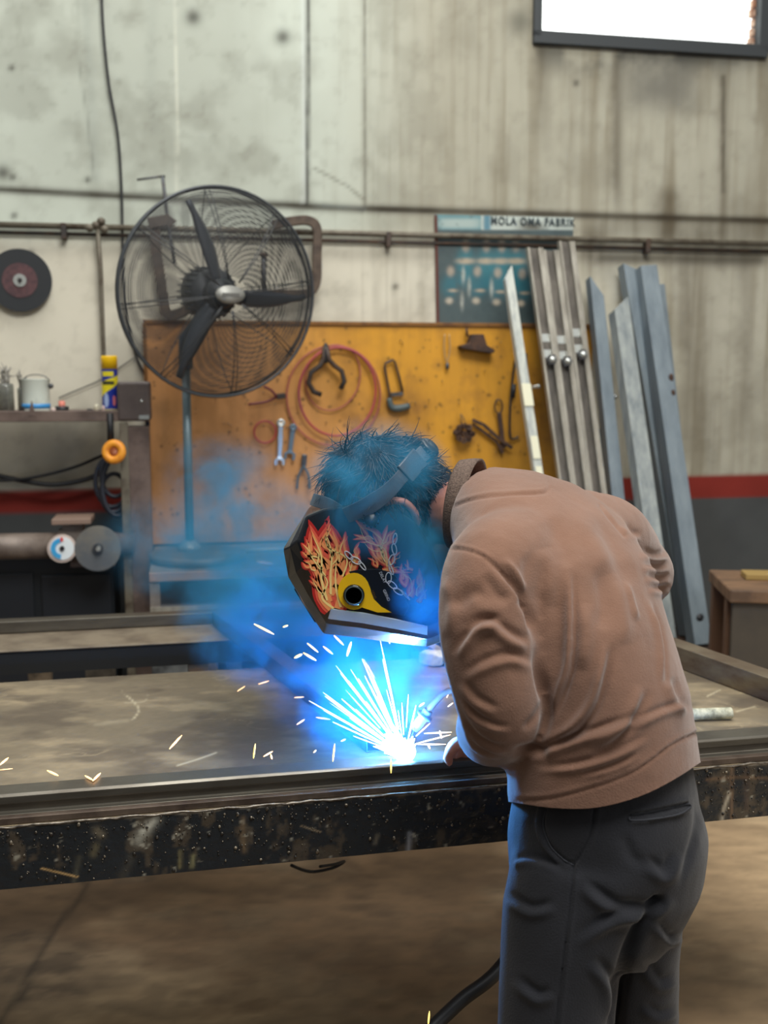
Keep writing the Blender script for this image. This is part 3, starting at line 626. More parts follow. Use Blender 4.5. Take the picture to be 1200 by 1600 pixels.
# jar of rods and wire scraps
for cx, hh, lab in ((10, .20, 'glass jar of bent wire and rods at the far left of the shelf'), (36, .17, 'narrow glass jar of thin grey wire leaning by the paint tin')):
    c2 = sitl(cx, so-.02); R = .034 if cx == 10 else .02; t = Thing('scrap_jar', lab, 'jar')
    m = MB(); m.lathe([(0, 0.001), (R, .001), (R, hh*.55), (R*.9, hh*.6), (R*.86, hh*.6), (R*.94, hh*.54), (R*.94, .006), (0, .006)], Matrix.Translation(c2), 24)
    gl = mat('dusty_glass', lin(190, 192, 184), .12, trans=.8); t.add('jar', m, gl)
    w = MB(); rr = random.Random(cx)
    for k in range(26 if cx == 10 else 12):
        a, q = rr.uniform(0, 2*PI), rr.uniform(0, R*.55); b0 = c2+Vector((q*math.cos(a), q*math.sin(a), .008)); 
        e1 = b0+Vector((rr.uniform(-.3, .3)*R, rr.uniform(-.2, .2)*R, hh*rr.uniform(.5, .8))); w.tube(catmull([b0, (b0+e1)/2+Vector((rr.uniform(-.1, .1)*R, 0, 0)), e1, e1+Vector((rr.uniform(-.9, .9)*R, rr.uniform(-.3, .3)*R, rr.uniform(.01, .05)))], 3), rr.uniform(.0015, .004), 5)
    t.add('wire_scraps', w, mat('scrap_wire', lin(120, 116, 106), .5, .5, col2=lin(196, 194, 186), scale=60), kind='stuff', label='bent wire and rods in the jar'); t.done()
c3 = sitl(97, so); t = Thing('tape_roll', 'roll of black tape with a red plug on top on the shelf', 'tape')
t.add('roll', MB().lathe([(.012, 0), (.028, 0), (.028, .024), (.012, .024)], Matrix.Translation(c3), 24), M_blk); t.add('red_plug', MB().lathe([(0, .012), (.015, .012), (.013, .046), (0, .048)], Matrix.Translation(c3), 16), mat('salmon_plastic', lin(214, 128, 110), .5)); t.done()
for px, h, R, lab, cc in ((151, .032, .009, 'small cream cap standing left of the spray can', (222, 216, 190)), (162, .026, .008, 'small pinkish cap touching the foot of the spray can', (220, 196, 188)), (140, .014, .012, 'flat black knob left of the cream cap', (40, 38, 38)), (39, .024, .018, 'black round nut beside the paint tin', (36, 36, 36)), (83, .018, .011, 'pale pebble-like cap between tin and tape roll', (206, 186, 176))):
    one('small_cap', lab, 'cap', MB().lathe([(0, 0), (R, 0), (R, h*.85), (R*.8, h), (0, h)], Matrix.Translation(sitl(px, so+.02)), 16), mat('cap_plastic', lin(*cc), .5))
# orange wheel hung on the post
t = Thing('grinding_wheel', 'orange ring-shaped wheel hanging on the post under the shelf', 'wheel')
c = WP(178, 706, OS+.05); z = MW.to_3x3() @ Vector((-.25, -1, .15)); Mx = basis(c, z)
rings = [[((.035+.017*math.cos(b))*math.cos(a), (.035+.017*math.cos(b))*math.sin(a), .016*math.sin(b)) for b in [2*PI*k/12 for k in range(12)]] for a in [2*PI*k/36 for k in range(36)]]
t.add('ring', MB().loft(rings, True, False, True, Mx), mat('orange_wheel', lin(236, 158, 44), .5, col2=lin(214, 130, 40), scale=30))
t.add('hub', MB().lathe([(0, -.01), (.02, -.01), (.022, .004), (0, .006)], Mx, 20), mat('brown_hub', lin(150, 84, 50), .5)); t.add('strap', wtube([(172, 646), (173, 690)], .0145, OS+.02, 4), M_blk); t.done()

# ------------------------------------------------------------------ grinder and pipe below the shelf, dark cabinet
t = Thing('void_filler', 'near-black cabinet standing under the left shelf', 'filler')  # added box, its near-black colour stands in for the shade under the shelf
t.add('filler_body', wbox(-150, 878, 186, 1130, .04, .36), mat('near_black_void', lin(20, 26, 32), .5), bevel=.006)
t.add('filler_panel', wbox(-60, 900, 60, 1100, .36, .372), mat('near_black_panel', lin(26, 31, 38), .5), bevel=.004)
t.add('filler_panel', wbox(64, 900, 180, 1100, .36, .372), mat('near_black_panel', lin(26, 31, 38), .5), bevel=.004); t.done()
t = Thing('bench_grinder', 'bench grinder with a worn grey wheel and pipe arm on the dark cabinet', 'grinder'); go = .52
M_gr = mat('grinder_body', lin(112, 104, 98), .5, .2, col2=lin(88, 74, 66), scale=10)
t.add('arm_pipe', MB().tube([WP(-120, 856, go-.06), WP(104, 852, go-.06)], .055, 20), mat('dull_brown_pipe', lin(124, 112, 102), .5, .2, col2=lin(90, 78, 70), scale=8))
t.add('motor_body', MB().tube([WP(92, 842, go-.08), WP(210, 850, go-.08)], .045, 20), M_gr)
t.add('tool_rest', wbox(80, 812, 142, 819, go-.2, go-.02), mat('rest_plate', lin(136, 114, 100), .6), bevel=.003); t.add('rest_bracket', wbox(96, 819, 130, 842, go-.16, go-.06), M_gr, bevel=.004)
t.add('grey_wheel', wdisc(153, 857, go+.01, .094, .022), mat('grey_abrasive', lin(118, 114, 104), .85, col2=lin(88, 92, 96), scale=5, bump=.3, bscale=150))
t.add('wheel_flange', wdisc(153, 857, go+.026, .022, .012), M_tool); t.add('spindle', wdisc(154, 857, go+.04, .009, .03), M_chrome)
t.add('rest_rod', MB().tube([WP(150, 842, go-.1), WP(198, 840, go-.1)], .010, 10), M_gr); t.add('pedestal', wbox(110, 880, 180, 884, go-.2, go-.04), M_gr)
t.done()
t = Thing('flap_disc', 'small white and blue disc mounted left of the grey grinding wheel', 'disc'); go2 = go+.0
t.add('rim', wdisc(97, 857, go2+.01, .058, .02), mat('pinkish_rim', lin(196, 180, 170), .6)); t.add('white_face', wdisc(97, 857, go2+.022, .048, .006), mat('white_paper', lin(228, 236, 238), .5))
c = WP(97, 857, go2+.026); nz = MW.to_3x3() @ Vector((0, -1, 0)); Mx = basis(c, nz, MW.to_3x3() @ Vector((1, 0, 0)))
arc = [(r_*math.cos(a), r_*math.sin(a)) for r_, an in ((.045, [(100+k*16)*PI/180 for k in range(11)]), (.026, [(260-k*16)*PI/180 for k in range(11)])) for a in an]
t.add('blue_sector', MB().prism(arc, 0, .002, Mx, 'xy'), mat('blue_print', lin(60, 160, 215), .5)); t.add('bore', wdisc(97, 857, go2+.03, .010, .006), M_blk)
t.add('red_mark', MB().prism([(-.006, .03), (.006, .03), (.005, .047), (-.005, .047)], 0, .003, Mx, 'xy'), mat('red_print', lin(220, 80, 70), .5)); t.done()

# ------------------------------------------------------------------ steel rack under the tool board, with the fan on it
zr = WL(300, 893, .78).z
t = Thing('steel_rack', 'low steel rack with plate shelves below the yellow tool board', 'rack')
def rbox(x0, x1, z0, z1, o0, o1): return MB().box((x0, -o1, z0), (x1, -o0, z1), MW)
ra, rb = WL(233, 890, .78).x, WL(233, 890, .78).x+1.34
M_rk = mat('rack_steel', lin(140, 132, 124), .45, .3, col2=lin(100, 92, 88), scale=7)
t.add('top_plate', rbox(ra, rb, zr-.006, zr, .12, .78), M_rk); t.add('front_edge', rbox(ra, rb, zr-.035, zr+.001, .78, .79), mat('rack_edge', lin(150, 124, 110), .5), bevel=.002)
t.add('middle_shelf', rbox(ra, rb, zr-.165, zr-.155, .12, .78), mat('pale_shelf_steel', lin(150, 152, 154), .4, .3, col2=lin(120, 124, 130), scale=6)); t.add('shelf_lip', rbox(ra, rb, zr-.175, zr-.14, .78, .788), M_galv)
t.add('lower_shelf', rbox(ra, rb, .25, .26, .12, .78), M_rk)
for x in (ra, rb-.04):
    for o in (.75, .15): t.add('leg', rbox(x, x+.04, 0, zr-.006, o, o+.03), M_rk)
for k in range(4): t.add('divider', rbox(ra+.16+.32*k, ra+.18+.32*k, .26, zr-.165, .74, .78), M_rk)
t.done()
Yb = WP(300, 850, .56)
one('steel_tube', 'bright steel tube lying on the rack top by the fan base', 'tube', MB().tube([WP(376, 861, .50), WP(470, 857, .50)], .012, 10), M_galv)
one('glass_tube', 'small pinkish-white rod lying on the rack below the bright tube', 'rod', MB().tube([WP(402, 879, .70), WP(426, 882, .70)], .008, 8), mat('pinkish_rod', lin(214, 190, 190), .3))
# ------------------------------------------------------------------ industrial pedestal fan
M_fan = mat('dark_grey_fan', lin(64, 68, 72), .45, .2); M_wire = mat('fan_wire', lin(66, 68, 70), .4, .3)
YF = 4.22; fc_ = P(343, 459, YF); ax = Vector((math.sin(math.radians(13)), -math.cos(math.radians(13)), -.10)).normalized()
ax = (Matrix.Rotation(math.radians(17), 3, 'Z') @ ax).normalized(); MF = basis(fc_, ax, Vector((0, 0, 1)).cross(ax))
RF = .415
t = Thing('pedestal_fan', 'large dark industrial pedestal fan with wire cage on a round base', 'fan')
fb = P(297, 866, 4.33); zb_ = zr+.001
t.add('round_base', MB().lathe([(0, 0), (.205, 0), (.205, .028), (.19, .036), (.04, .044), (0, .044)], Matrix.Translation((fb.x+.035, fb.y, zb_)), 48), mat('fan_base', lin(112, 106, 100), .5, .2, col2=lin(88, 82, 78), scale=9))
t.add('base_socket', MB().lathe([(0, .04), (.052, .04), (.048, .06), (.026, .085), (.02, .085)], Matrix.Translation((fb.x, fb.y, zb_)), 24), M_galv)
t.add('pole', MB().tube([Vector((fb.x, fb.y, zb_+.06)), Vector((fb.x+.004, fb.y-.01, fc_.z-.30))], .0185, 16), mat('blue_grey_pole', lin(98, 116, 122), .4, .3))
pt = Vector((fb.x+.004, fb.y-.01, fc_.z-.30)); mot = fc_-ax*.16
t.add('neck', MB().tube([pt, Vector((pt.x, pt.y, fc_.z-.18)), mot-Vector((0, 0, .10)), mot], [.03, .03, .045, .05], 12), mat('dark_blue_grey', lin(46, 58, 70), .5))
t.add('motor', MB().lathe([(0, -.26), (.08, -.25), (.098, -.2), (.10, -.06), (.09, -.045), (0, -.045)], MF, 32), M_fan)
fins = MB()
for k in range(24):
    a = 2*PI*k/24; fins.tube([MF @ Vector((.103*math.cos(a), .103*math.sin(a), -.22)), MF @ Vector((.103*math.cos(a), .103*math.sin(a), -.06))], .004, 4)
t.add('motor_fins', fins, M_fan)
t.add('hub', MB().lathe([(0, -.03), (.06, -.03), (.06, .03), (.045, .045), (0, .05)], MF, 28), M_fan)
bl_dir = [P(306, 330, YF)-fc_, P(478, 482, YF)-fc_, P(262, 565, YF)-fc_]; MFI = MF.to_3x3().inverted()
for d in bl_dir:
    q = MFI @ d; ang = math.atan2(q.y, q.x); rings = []
    for i in range(14):
        s = i/13; r = .05+.325*s; w = (.016+.027*math.sin(PI*min(s*1.05+.12, 1))**.8*(1-.25*s)); tw = .62-.35*s; sw = .05*s*s
        ce = Vector((r, sw, 0)); e = Vector((0, math.cos(tw), math.sin(tw))); nn = Vector((0, -math.sin(tw), math.cos(tw)))
        rings.append([ce+e*(w*x)+nn*(.004*y+.008*(1-x*x)) for x, y in ((-1, 0), (-.5, 1), (0, 1), (.5, 1), (1, 0), (.5, -1), (0, -1), (-.5, -1))])
    m = MB(); m.loft(rings, True, True, False, MF @ Matrix.Rotation(ang, 4, 'Z')); t.add('blade', m, mat('fan_blade', lin(60, 66, 74), .4, .2))
def cage(zf, nring, front):
    m = MB()
    def zz(r): return zf*(1-(r/RF)**2.6) + (.0)
    for k in range(nring):
        r = .075+(RF-.085)*k/(nring-1); z = zz(r)
        m.tube([MF @ Vector((r*math.cos(a), r*math.sin(a), z)) for a in [2*PI*j/56 for j in range(56)]], .0017, 4, True, smooth=False)
    sp = MB()
    for k in range(8 if front else 8):
        for dd in ((-.025, .025) if front else (0,)):
            a = 2*PI*(k+.2)/8+dd; sp.tube([MF @ Vector((r*math.cos(a), r*math.sin(a), zz(r)+.002)) for r in np.linspace(.06, RF-.002, 9)], .0022, 5)
    return m, sp
a_, b_ = cage(.12, 42, True); t.add('front_grille', a_, M_wire); t.add('front_spokes', b_, M_wire)
a_, b_ = cage(-.15, 34, False); t.add('rear_grille', a_, M_wire); t.add('rear_spokes', b_, M_wire)
t.add('rim_ring', MB().tube([MF @ Vector((RF*math.cos(a), RF*math.sin(a), 0.006)) for a in [2*PI*j/72 for j in range(72)]], .0065, 8, True), M_fan)
t.add('rear_rim_ring', MB().tube([MF @ Vector(((RF-.004)*math.cos(a), (RF-.004)*math.sin(a), -.03)) for a in [2*PI*j/72 for j in range(72)]], .0055, 8, True), M_fan)
t.add('badge', MB().lathe([(0, .112), (.062, .112), (.060, .122), (0, .124)], MF @ Matrix.Diagonal((1, .58, 1, 1)), 32), mat('silver_badge', lin(150, 150, 144), .4, .3))
t.add('badge_print', MB().prism([(-.036, -.007), (.036, -.007), (.036, .007), (-.036, .007)], .1245, .1255, MF, 'xy'), mat('badge_ink', lin(104, 104, 100), .5)); t.done()
# ------------------------------------------------------------------ welding table (plate on a black channel frame)
ZT = .80
M_plate = mat('work_plate', (.2, .18, .15), .5, .25, attr='Col', bump=.25, bscale=40)
def plate_paint(c):
    X, Y = c[:, 0], c[:, 1]; px, py, _ = project(c)
    n = fbm(X*3, Y*6, 0, 5, 41); n2 = fbm(X*11, Y*22, 0, 5, 42); n3 = fbm(X*60, Y*60, 0, 3, 43)
    col = np.array(lin(124, 112, 92))*(.8+.4*n)[:, None]; t = (sm(.45, .68, n2*.6+n*.4)*.75)[:, None]; col = col*(1-t)+np.array(lin(160, 144, 116))*t
    t = (sm(.5, .66, fbm(X*5+9, Y*9, 0, 5, 44))*.55)[:, None]; col = col*(1-t)+np.array(lin(74, 64, 56))*t
    w = np.abs(fbm(X*4, Y*8, 0, 4, 46)-.5); t = (sm(.018, .0, w)*.35*sm(.4, .6, n))[:, None]; col = col*(1-t)+np.array(lin(190, 172, 136))*t
    for pl, wd, a in (([(190, 1080), (212, 1100), (216, 1112), (208, 1124)], 2.5, .8), ([(278, 1196), (310, 1186), (338, 1176)], 2.2, .9), ([(150, 1132), (200, 1126)], 5, .25), ([(230, 1082), (226, 1096), (196, 1098)], 2, .4), ([(1105, 1088), (1125, 1078)], 2, .8), ([(1150, 1112), (1180, 1104)], 2, .8), ([(470, 1090), (520, 1070), (545, 1066)], 2, .4)):
        d, _s, _p = segdist(px, py, smooth2(pl, 4)); t = (np.exp(-(d/(wd*.6))**2)*a*sm(.35, .6, n2+.1))[:, None]; col = col*(1-t)+np.array(lin(190, 178, 150))*t
    return col*(.88+.24*n3)[:, None]
def tz(px, py): p = TLc(px, py, ZT); return p.x, p.y
fy = -.004; by = (tz(0, 1065)[1]+tz(390, 1046)[1])/2
t = Thing('welding_table', 'long steel work table with spatter-covered black front channel', 'table')
kx0, ky0 = tz(1056, 1020); kx1, ky1 = tz(1300, 1120); XR = tz(1500, 1200)[0]
# plate: a grid cut back at the right where the frame ends
def lim(y): return kx0+(kx1-kx0)*(y-ky0)/(ky1-ky0)+.08 if y > ky1 else XR
def pf(u, v):
    y = fy+(by-fy)*v; x1 = min(XR, lim(y)); return tuple(MT @ Vector((-2.0+(x1+2.0)*u, y, ZT)))
pm = grid(0, 1, 560, 0, 1, 160, pf); t.add('work_plate', pm, M_plate, paint=plate_paint)
pb = MB(); pb.box((-2.0, .02, ZT-.012), (.55, by-.0, ZT-.0008), MT); pb.box((.55, .02, ZT-.012), (XR, .62, ZT-.0008), MT); t.add('plate_edge', pb, M_dark)
M_chan = mat('black_spattered_paint', (.02, .02, .02), .32, .1, attr='Col', bump=.6, bscale=55, spec=.6)
def chan_paint(c):
    L = np.array([tuple(MTI @ Vector(p)) for p in c]) if False else None
    X = c[:, 0]*math.cos(AT)+c[:, 1]*math.sin(AT); Z = c[:, 2]; n = fbm(X*9, Z*9, 0, 4, 51); n2 = fbm(X*34, Z*16, 0, 5, 52); n3 = fbm(X*90, Z*70, 0, 3, 53)
    col = np.array(lin(34, 37, 40))*(.7+.6*n)[:, None]; t = (sm(.56, .66, n2)*.5)[:, None]; col = col*(1-t)+np.array(lin(92, 80, 64))*t
    t = (sm(.66, .74, n3*.6+n2*.4)*.6)[:, None]; col = col*(1-t)+np.array(lin(170, 166, 150))*t
    px, py, _ = project(c)
    for pl, wd, a, cc in (([(244, 1280), (234, 1292), (216, 1312)], 9, .75, (150, 148, 136)), ([(240, 1284), (222, 1300)], 4, .7, (190, 188, 174)), ([(380, 1278), (378, 1300), (382, 1330)], 4, .7, (110, 92, 70)), ([(282, 1330), (281, 1355)], 3, .7, (130, 120, 84)),
                          ([(302, 1338), (300, 1354)], 3.5, .7, (140, 134, 96)), ([(150, 1322), (146, 1334)], 6, .6, (120, 110, 82)), ([(124, 1340), (116, 1376)], 4, .5, (96, 92, 76)), ([(205, 1340), (192, 1370)], 7, .4, (92, 86, 74)), ([(152, 1298), (158, 1304)], 7, .6, (130, 118, 96)),
                          ([(1144, 1190), (1143, 1282)], 2.5, .7, (130, 104, 80)), ([(1105, 1218), (1150, 1214), (1200, 1216)], 3, .6, (110, 86, 64)), ([(1165, 1195), (1166, 1262)], 4, .4, (100, 80, 66)), ([(1128, 1282), (1132, 1260), (1140, 1240)], 2.5, .7, (190, 180, 160)), ([(500, 1300), (470, 1290)], 1.2, .7, (170, 150, 120)),
                          ([(640, 1302), (638, 1330)], 3.5, .6, (170, 172, 176)), ([(590, 1305), (586, 1318)], 3, .5, (150, 140, 120)), ([(66, 1357), (120, 1370)], 1.3, .9, (220, 180, 120)), ([(82, 1362), (82, 1376)], 1.1, .8, (200, 160, 110))):
        d, _s, _p = segdist(px, py, pl); t = (np.exp(-(d/wd)**2)*a*(.4+.9*n2))[:, None]; col = col*(1-t)+np.array(lin(*cc))*t
    e = (sm(ZT-.006, ZT-.001, Z)*sm(.35, .6, n2)*.8)[:, None]; return col*(1-e)+np.array(lin(160, 150, 134))*e
def chf(x, z): return tuple(MT @ Vector((x, -.006-.0012*float(vnoise(x*60, z*60)), z)))
HB = .118
cm = grid(-1.9, XR, 620, ZT-HB, ZT-.001, 60, chf); cm.box((-1.9, -.005, ZT-HB), (XR, .004, ZT-.001), MT); cm.box((-1.9, .004, ZT-HB), (XR, .06, ZT-HB+.008), MT); t.add('front_channel', cm, M_chan, paint=chan_paint)
# weld spatter: beads thrown against the channel
sp = MB(); rr = random.Random(3)
for k in range(1500):
    x = rr.uniform(-1.3, 1.15); z = ZT-.004-abs(rr.gauss(0, .045)) if rr.random() < .6 else rr.uniform(ZT-HB+.003, ZT-.01)
    cx = rr.choice([0, 0, 1]); 
    if z < ZT-HB+.002: continue
    r = rr.choice([.0009, .0011, .0013, .0016, .0022, .0034]) * rr.uniform(.7, 1.1); o = MT @ Vector((x, -.0075, z))
    sp.ell(o, [(r, 0, 0), (0, r*.7, 0), (0, 0, r*rr.uniform(.8, 1.4))], 6, 4)
t.add('weld_spatter', sp, mat('spatter_beads', lin(54, 50, 46), .35, .5, col2=lin(170, 158, 138), scale=70, lo=.5, hi=.68), kind='stuff', label='grey weld spatter beads stuck on the channel')
ws = MB(); pts = [MT @ Vector((-1.5+.012*i, -.007+.0015*rr.random(), ZT-.0005+.0022*math.sin(i*.9)*rr.random())) for i in range(int((XR+1.5)/.012))]; ws.tube(pts, [.0016+.0016*rr.random() for _ in pts], 5); t.add('weld_seam', ws, mat('seam_metal', lin(132, 124, 112), .35, .6, col2=lin(60, 54, 50), scale=60))
# rear rail of the table
q0, q1 = tz(100, 1012)[1], tz(100, 981)[1]; xr = tz(880, 985)[0]
rl = MB(); rl.box((-2.0, q0, ZT-.007), (xr, q1, ZT-.001), MT); t.add('rear_rail', rl, mat('rear_rail_steel', lin(134, 122, 104), .5, .25, col2=lin(104, 92, 78), scale=9), bevel=.004)
ru = MB(); ru.box((-2.0, q0+.006, ZT-.075), (xr, q0+.03, ZT-.0072), MT); t.add('rail_web', ru, mat('black_rail', lin(34, 36, 38), .5))
cr = MB(); 
for x in (-1.05, -.35, .45):
    m = MB(); m.box((x, .05, ZT-.12), (x+.06, q1-.04, ZT-.076), MT); t.add('cross_member', m, M_dark)
for x, y in ((-1.5, .02), (1.95, .02), (-1.5, q1-.1), (.32, q1-.1)):
    m = MB(); m.box((x, y, 0), (x+.07, y+.07, ZT-.12 if y < .3 else ZT-.077), MT); t.add('leg', m, mat('red_oxide_leg', lin(78, 50, 40), .7, col2=lin(50, 40, 36), scale=12), bevel=.004)
t.done()
hg = MB(); hg.tube(catmull([P(455, 1352, 2.45), P(485, 1362, 2.5), P(520, 1356, 2.5), P(538, 1346, 2.5), P(525, 1350, 2.45), P(500, 1354, 2.4)], 5), .004, 6)
one('cable_loop', 'thin black cable loop sagging below the table channel', 'cable', hg, M_blk)

# ------------------------------------------------------------------ the gate frame being welded: square steel tubes laid on the table
M_tube = mat('mill_scale_tube', lin(118, 114, 104), .32, .75, col2=lin(86, 80, 72), scale=5, stretch=(1, 1, 6), lo=.35, hi=.7, r2=.45)
TH = .048
def tlw(x, y, z=0): return MT @ Vector((x, y, ZT+z))
yf = .022
t = Thing('front_frame_tube', 'long dark profiled steel bar lying along the front edge of the table', 'steel bar')
prof = [(0, .001), (.052, .001), (.052, TH), (.006, TH), (.001, TH-.004), (.001, TH-.018), (.007, TH-.020), (.007, .014), (-.004, .012), (-.004, .003)]
def prof_bar(x0, x1, y0): return MB().loft([[tlw(x, y0+a, b) for a, b in prof] for x in (x0, x1)], False)
t.add('bar', prof_bar(-1.9, XR-.05, yf), M_tube, bevel=.0015); t.add('front_strip', MB().box((-1.9, yf-.022, ZT+.001), (XR-.05, yf-.006, ZT+.013), MT), mat('brown_flat_bar', lin(104, 90, 78), .5, .5, col2=lin(70, 58, 50), scale=12), bevel=.001); t.done()
yb_ = tz(100, 986)[1]
t = Thing('rear_frame_tube', 'steel tube lying across the far rail of the table', 'steel bar')
zrt = TH; xb1 = tz(885, 985)[0]
t.add('bar', MB().box((-1.95, yb_-.0, ZT+.001), (xb1, yb_+.05, ZT+TH*.8), MT), M_tube, bevel=.003); t.done()
a = PZ(352, 972, ZT+TH/2+.0); b = PZ(588, 1158, ZT+TH/2); d = (b-a).normalized()
a = MT @ Vector((*tuple((MTI @ a))[:2], ZT+TH/2+.001)); b = Vector((b.x, b.y, ZT+TH/2+.001))
while (MTI @ a).y < yb_-.02: a = a-d*.01
while (MTI @ b).y < yf+.085: b = b-d*.01
one('brace_tube', 'dark square steel tube crossing the table diagonally to the weld', 'steel bar', beam(MB(), a, b, TH, TH, Vector((0, 0, 1)).cross(d)), M_tube, bevel=.003)
a = PZ(1040, 1014, ZT+.03); b = PZ(1330, 1118, ZT+.03); d = (b-a).normalized(); b = b
one('end_frame_tube', 'thick brown-sided steel tube slanting across the table at the right', 'steel bar', beam(MB(), Vector((a.x, a.y, ZT+.031)), Vector((b.x, b.y, ZT+.031)), .06, .06, Vector((0, 0, 1)).cross(d)), mat('brown_mill_tube', lin(122, 110, 92), .4, .5, col2=lin(84, 62, 46), scale=5, stretch=(1, 1, 3)), bevel=.004)
# second brace beyond the arc and the white clamp block beside it
a = PZ(625, 985, ZT+.022); b = PZ(742, 1052, ZT+.022); d = (b-a).normalized()
one('flat_brace', 'thin grey steel bar lying behind the weld and the white block', 'steel bar', beam(MB(), Vector((a.x, a.y, ZT+.018)), Vector((b.x, b.y, ZT+.018)), .03, .03, Vector((0, 0, 1)).cross(d)), M_galv, bevel=.002)
c = PZ(676, 1036, ZT); Mx = Matrix.Translation(c+Vector((0, -.02, 0))) @ Matrix.Rotation(-.55, 4, 'Z')
t = Thing('clamp_block', 'small whitish block with a tapered nose on the table beyond the arc', 'block')
m = MB(); m.loft([[(-.036, y, z) for y, z in ((-.02, .002), (.02, .002), (.02, .036), (-.02, .036))], [(.012, y, z) for y, z in ((-.022, .002), (.022, .002), (.022, .04), (-.022, .04))], [(.034, y, z) for y, z in ((-.013, .006), (.013, .006), (.013, .030), (-.013, .030))]], False, M=Mx)
t.add('block_body', m, mat('dusty_white_block', lin(206, 200, 176), .7, col2=lin(160, 156, 140), scale=30), bevel=.004)
m = MB(); m.tube([Mx @ Vector((.030, 0, .018)), Mx @ Vector((.046, 0, .018))], .007, 10); t.add('stub', m, M_galv); t.done()
# grey-white pipe at right
a = PZ(1085, 1116, ZT+.016); b = PZ(1143, 1114, ZT+.016); dd = (b-a).normalized(); rp = .0135
m = MB(); m.tube([a-dd*.05, b], rp, 20); one('mottled_pipe', 'mottled grey-white pipe stub lying on the plate right of the worker', 'pipe', m, mat('mottled_pipe_paint', lin(196, 194, 170), .7, col2=lin(120, 122, 106), scale=40, bump=.4), bevel=.002)
# scrap seen through the gap between plate and rail
for px, py, Y, w, h, lab, cc in ((155, 1040, 3.45, .10, .05, 'dull beige offcut under the far rail at the left', (112, 104, 92)), (265, 1052, 3.6, .13, .09, 'upright grey sheet offcut under the far rail', (120, 124, 124)), (60, 1042, 3.5, .08, .03, 'flat beige offcut farthest left under the rail', (126, 110, 90)), (332, 1048, 3.5, .03, .07, 'pale narrow upright offcut under the diagonal tube', (150, 140, 120)), (365, 1046, 3.55, .05, .06, 'greenish lump of scrap under the diagonal tube', (98, 120, 100))):
    c = P(px, py, Y); m = MB(); m.box((c.x-w/2, Y, 0.0), (c.x+w/2, Y+.03, c.z+h/2)); one('metal_offcut', lab, 'offcut', m, mat('offcut', lin(*cc), .6, .2, col2=lin(*[int(v*.6) for v in cc]), scale=14), bevel=.004)
# loose hose on the floor in front
a = P(790, 1502, 2.05); b = P(640, 1640, 1.9)
one('floor_hose', 'thick black hose running down from behind the worker to the floor', 'hose', MB().tube(catmull([Vector((.47, 2.32, .66)), Vector((.44, 2.25, .50)), a, (a+b)/2+Vector((0, 0, .004)), b, Vector((-.25, 1.75, .06)), Vector((-.7, 1.6, .016)), Vector((-1.4, 1.7, .016))], 8), .0145, 12), M_blk)
# ------------------------------------------------------------------ the worker
def V(*a): return Vector(a)
A_SH = V(.68, .73, .03).normalized()                        # left shoulder -> right shoulder
A_HP = V(.36, .93, 0).normalized()                          # left hip -> right hip
spine = [  # centre, width axis, half width, half thickness
    (P(946, 1262, 1.63), A_HP, .170, .148), (P(944, 1225, 1.63), A_HP, .172, .156), (P(940, 1170, 1.635), A_HP, .170, .152), (P(938, 1100, 1.64), A_HP.lerp(A_SH, .3), .168, .140),
    (P(917, 1010, 1.66), A_HP.lerp(A_SH, .6), .166, .126), (P(890, 930, 1.70), A_SH, .178, .122), (P(856, 872, 1.75), A_SH, .186, .116),
    (P(818, 828, 1.79), A_SH, .168, .104), (P(782, 802, 1.83), A_SH, .128, .086), (P(745, 785, 1.86), A_SH, .085, .070)]
def torso(shrink=0.0, n=40, upto=None):
    rings = []; m = len(spine)
    for i, (c, a, w, h) in enumerate(spine[:upto]):
        t = (spine[min(i+1, m-1)][0]-spine[max(i-1, 0)][0]).normalized()
        if i <= 1: t = V(-.10, .0, 1).normalized()
        if i == 2: t = V(-.12, .08, 1).normalized()
        a = (a-t*a.dot(t)).normalized(); b = t.cross(a); w -= shrink; h -= shrink
        r = []
        for k in range(n):
            q = 2*PI*k/n; cx, sy = math.cos(q), math.sin(q); e = 2/2.35
            r.append(c+a*(w*abs(cx)**e*(1 if cx > 0 else -1))+b*(h*abs(sy)**e*(1 if sy > 0 else -1)))
        rings.append(r)
    return rings
def limb(mb, pts, rad, n=20, k=5, flat=1.0):
    q = catmull(pts, k); R = np.interp(np.linspace(0, 1, len(q)), np.linspace(0, 1, len(rad)), rad); mb.tube(q, list(R), n, flat=flat)
    mb.ell(q[0], [(R[0], 0, 0), (0, R[0], 0), (0, 0, R[0])], 14, 10); mb.ell(q[-1], [(R[-1], 0, 0), (0, R[-1], 0), (0, 0, R[-1])], 14, 10)
LS = P(770, 892, 1.60); LE = P(788, 1105, 1.56); LWr = P(772, 1150, 1.82)
RS = P(952, 842, 1.93); RE = P(1008, 902, 2.16); RWr = V(.37, 2.13, .985)
sw = MB(); sw.loft(torso())
limb(sw, [P(815, 868, 1.68), LS, P(762, 985, 1.555), P(778, 1080, 1.54), P(785, 1122, 1.565), P(770, 1140, 1.66), LWr], [.088, .080, .078, .072, .068, .062, .042])
limb(sw, [P(910, 835, 1.86), RS, P(985, 872, 2.06), RE, RE+V(-.06, 0, -.05), RWr+(RE-RWr)*.22], [.085, .080, .066, .060, .054, .040])
sme = fuse(sw, .0075, 6)
o = bpy.data.objects.new('tmp', sme); COL.objects.link(o); q = o.modifiers.new('s', 'SUBSURF'); q.levels = q.render_levels = 1; sme = evaluate(o)
sme.polygons.foreach_set('use_smooth', [True]*len(sme.polygons))
co, no = getco(sme); px, py, dep = project(co); face = sm(.05, .35, -(no @ np.array([0, CP, -SP])))
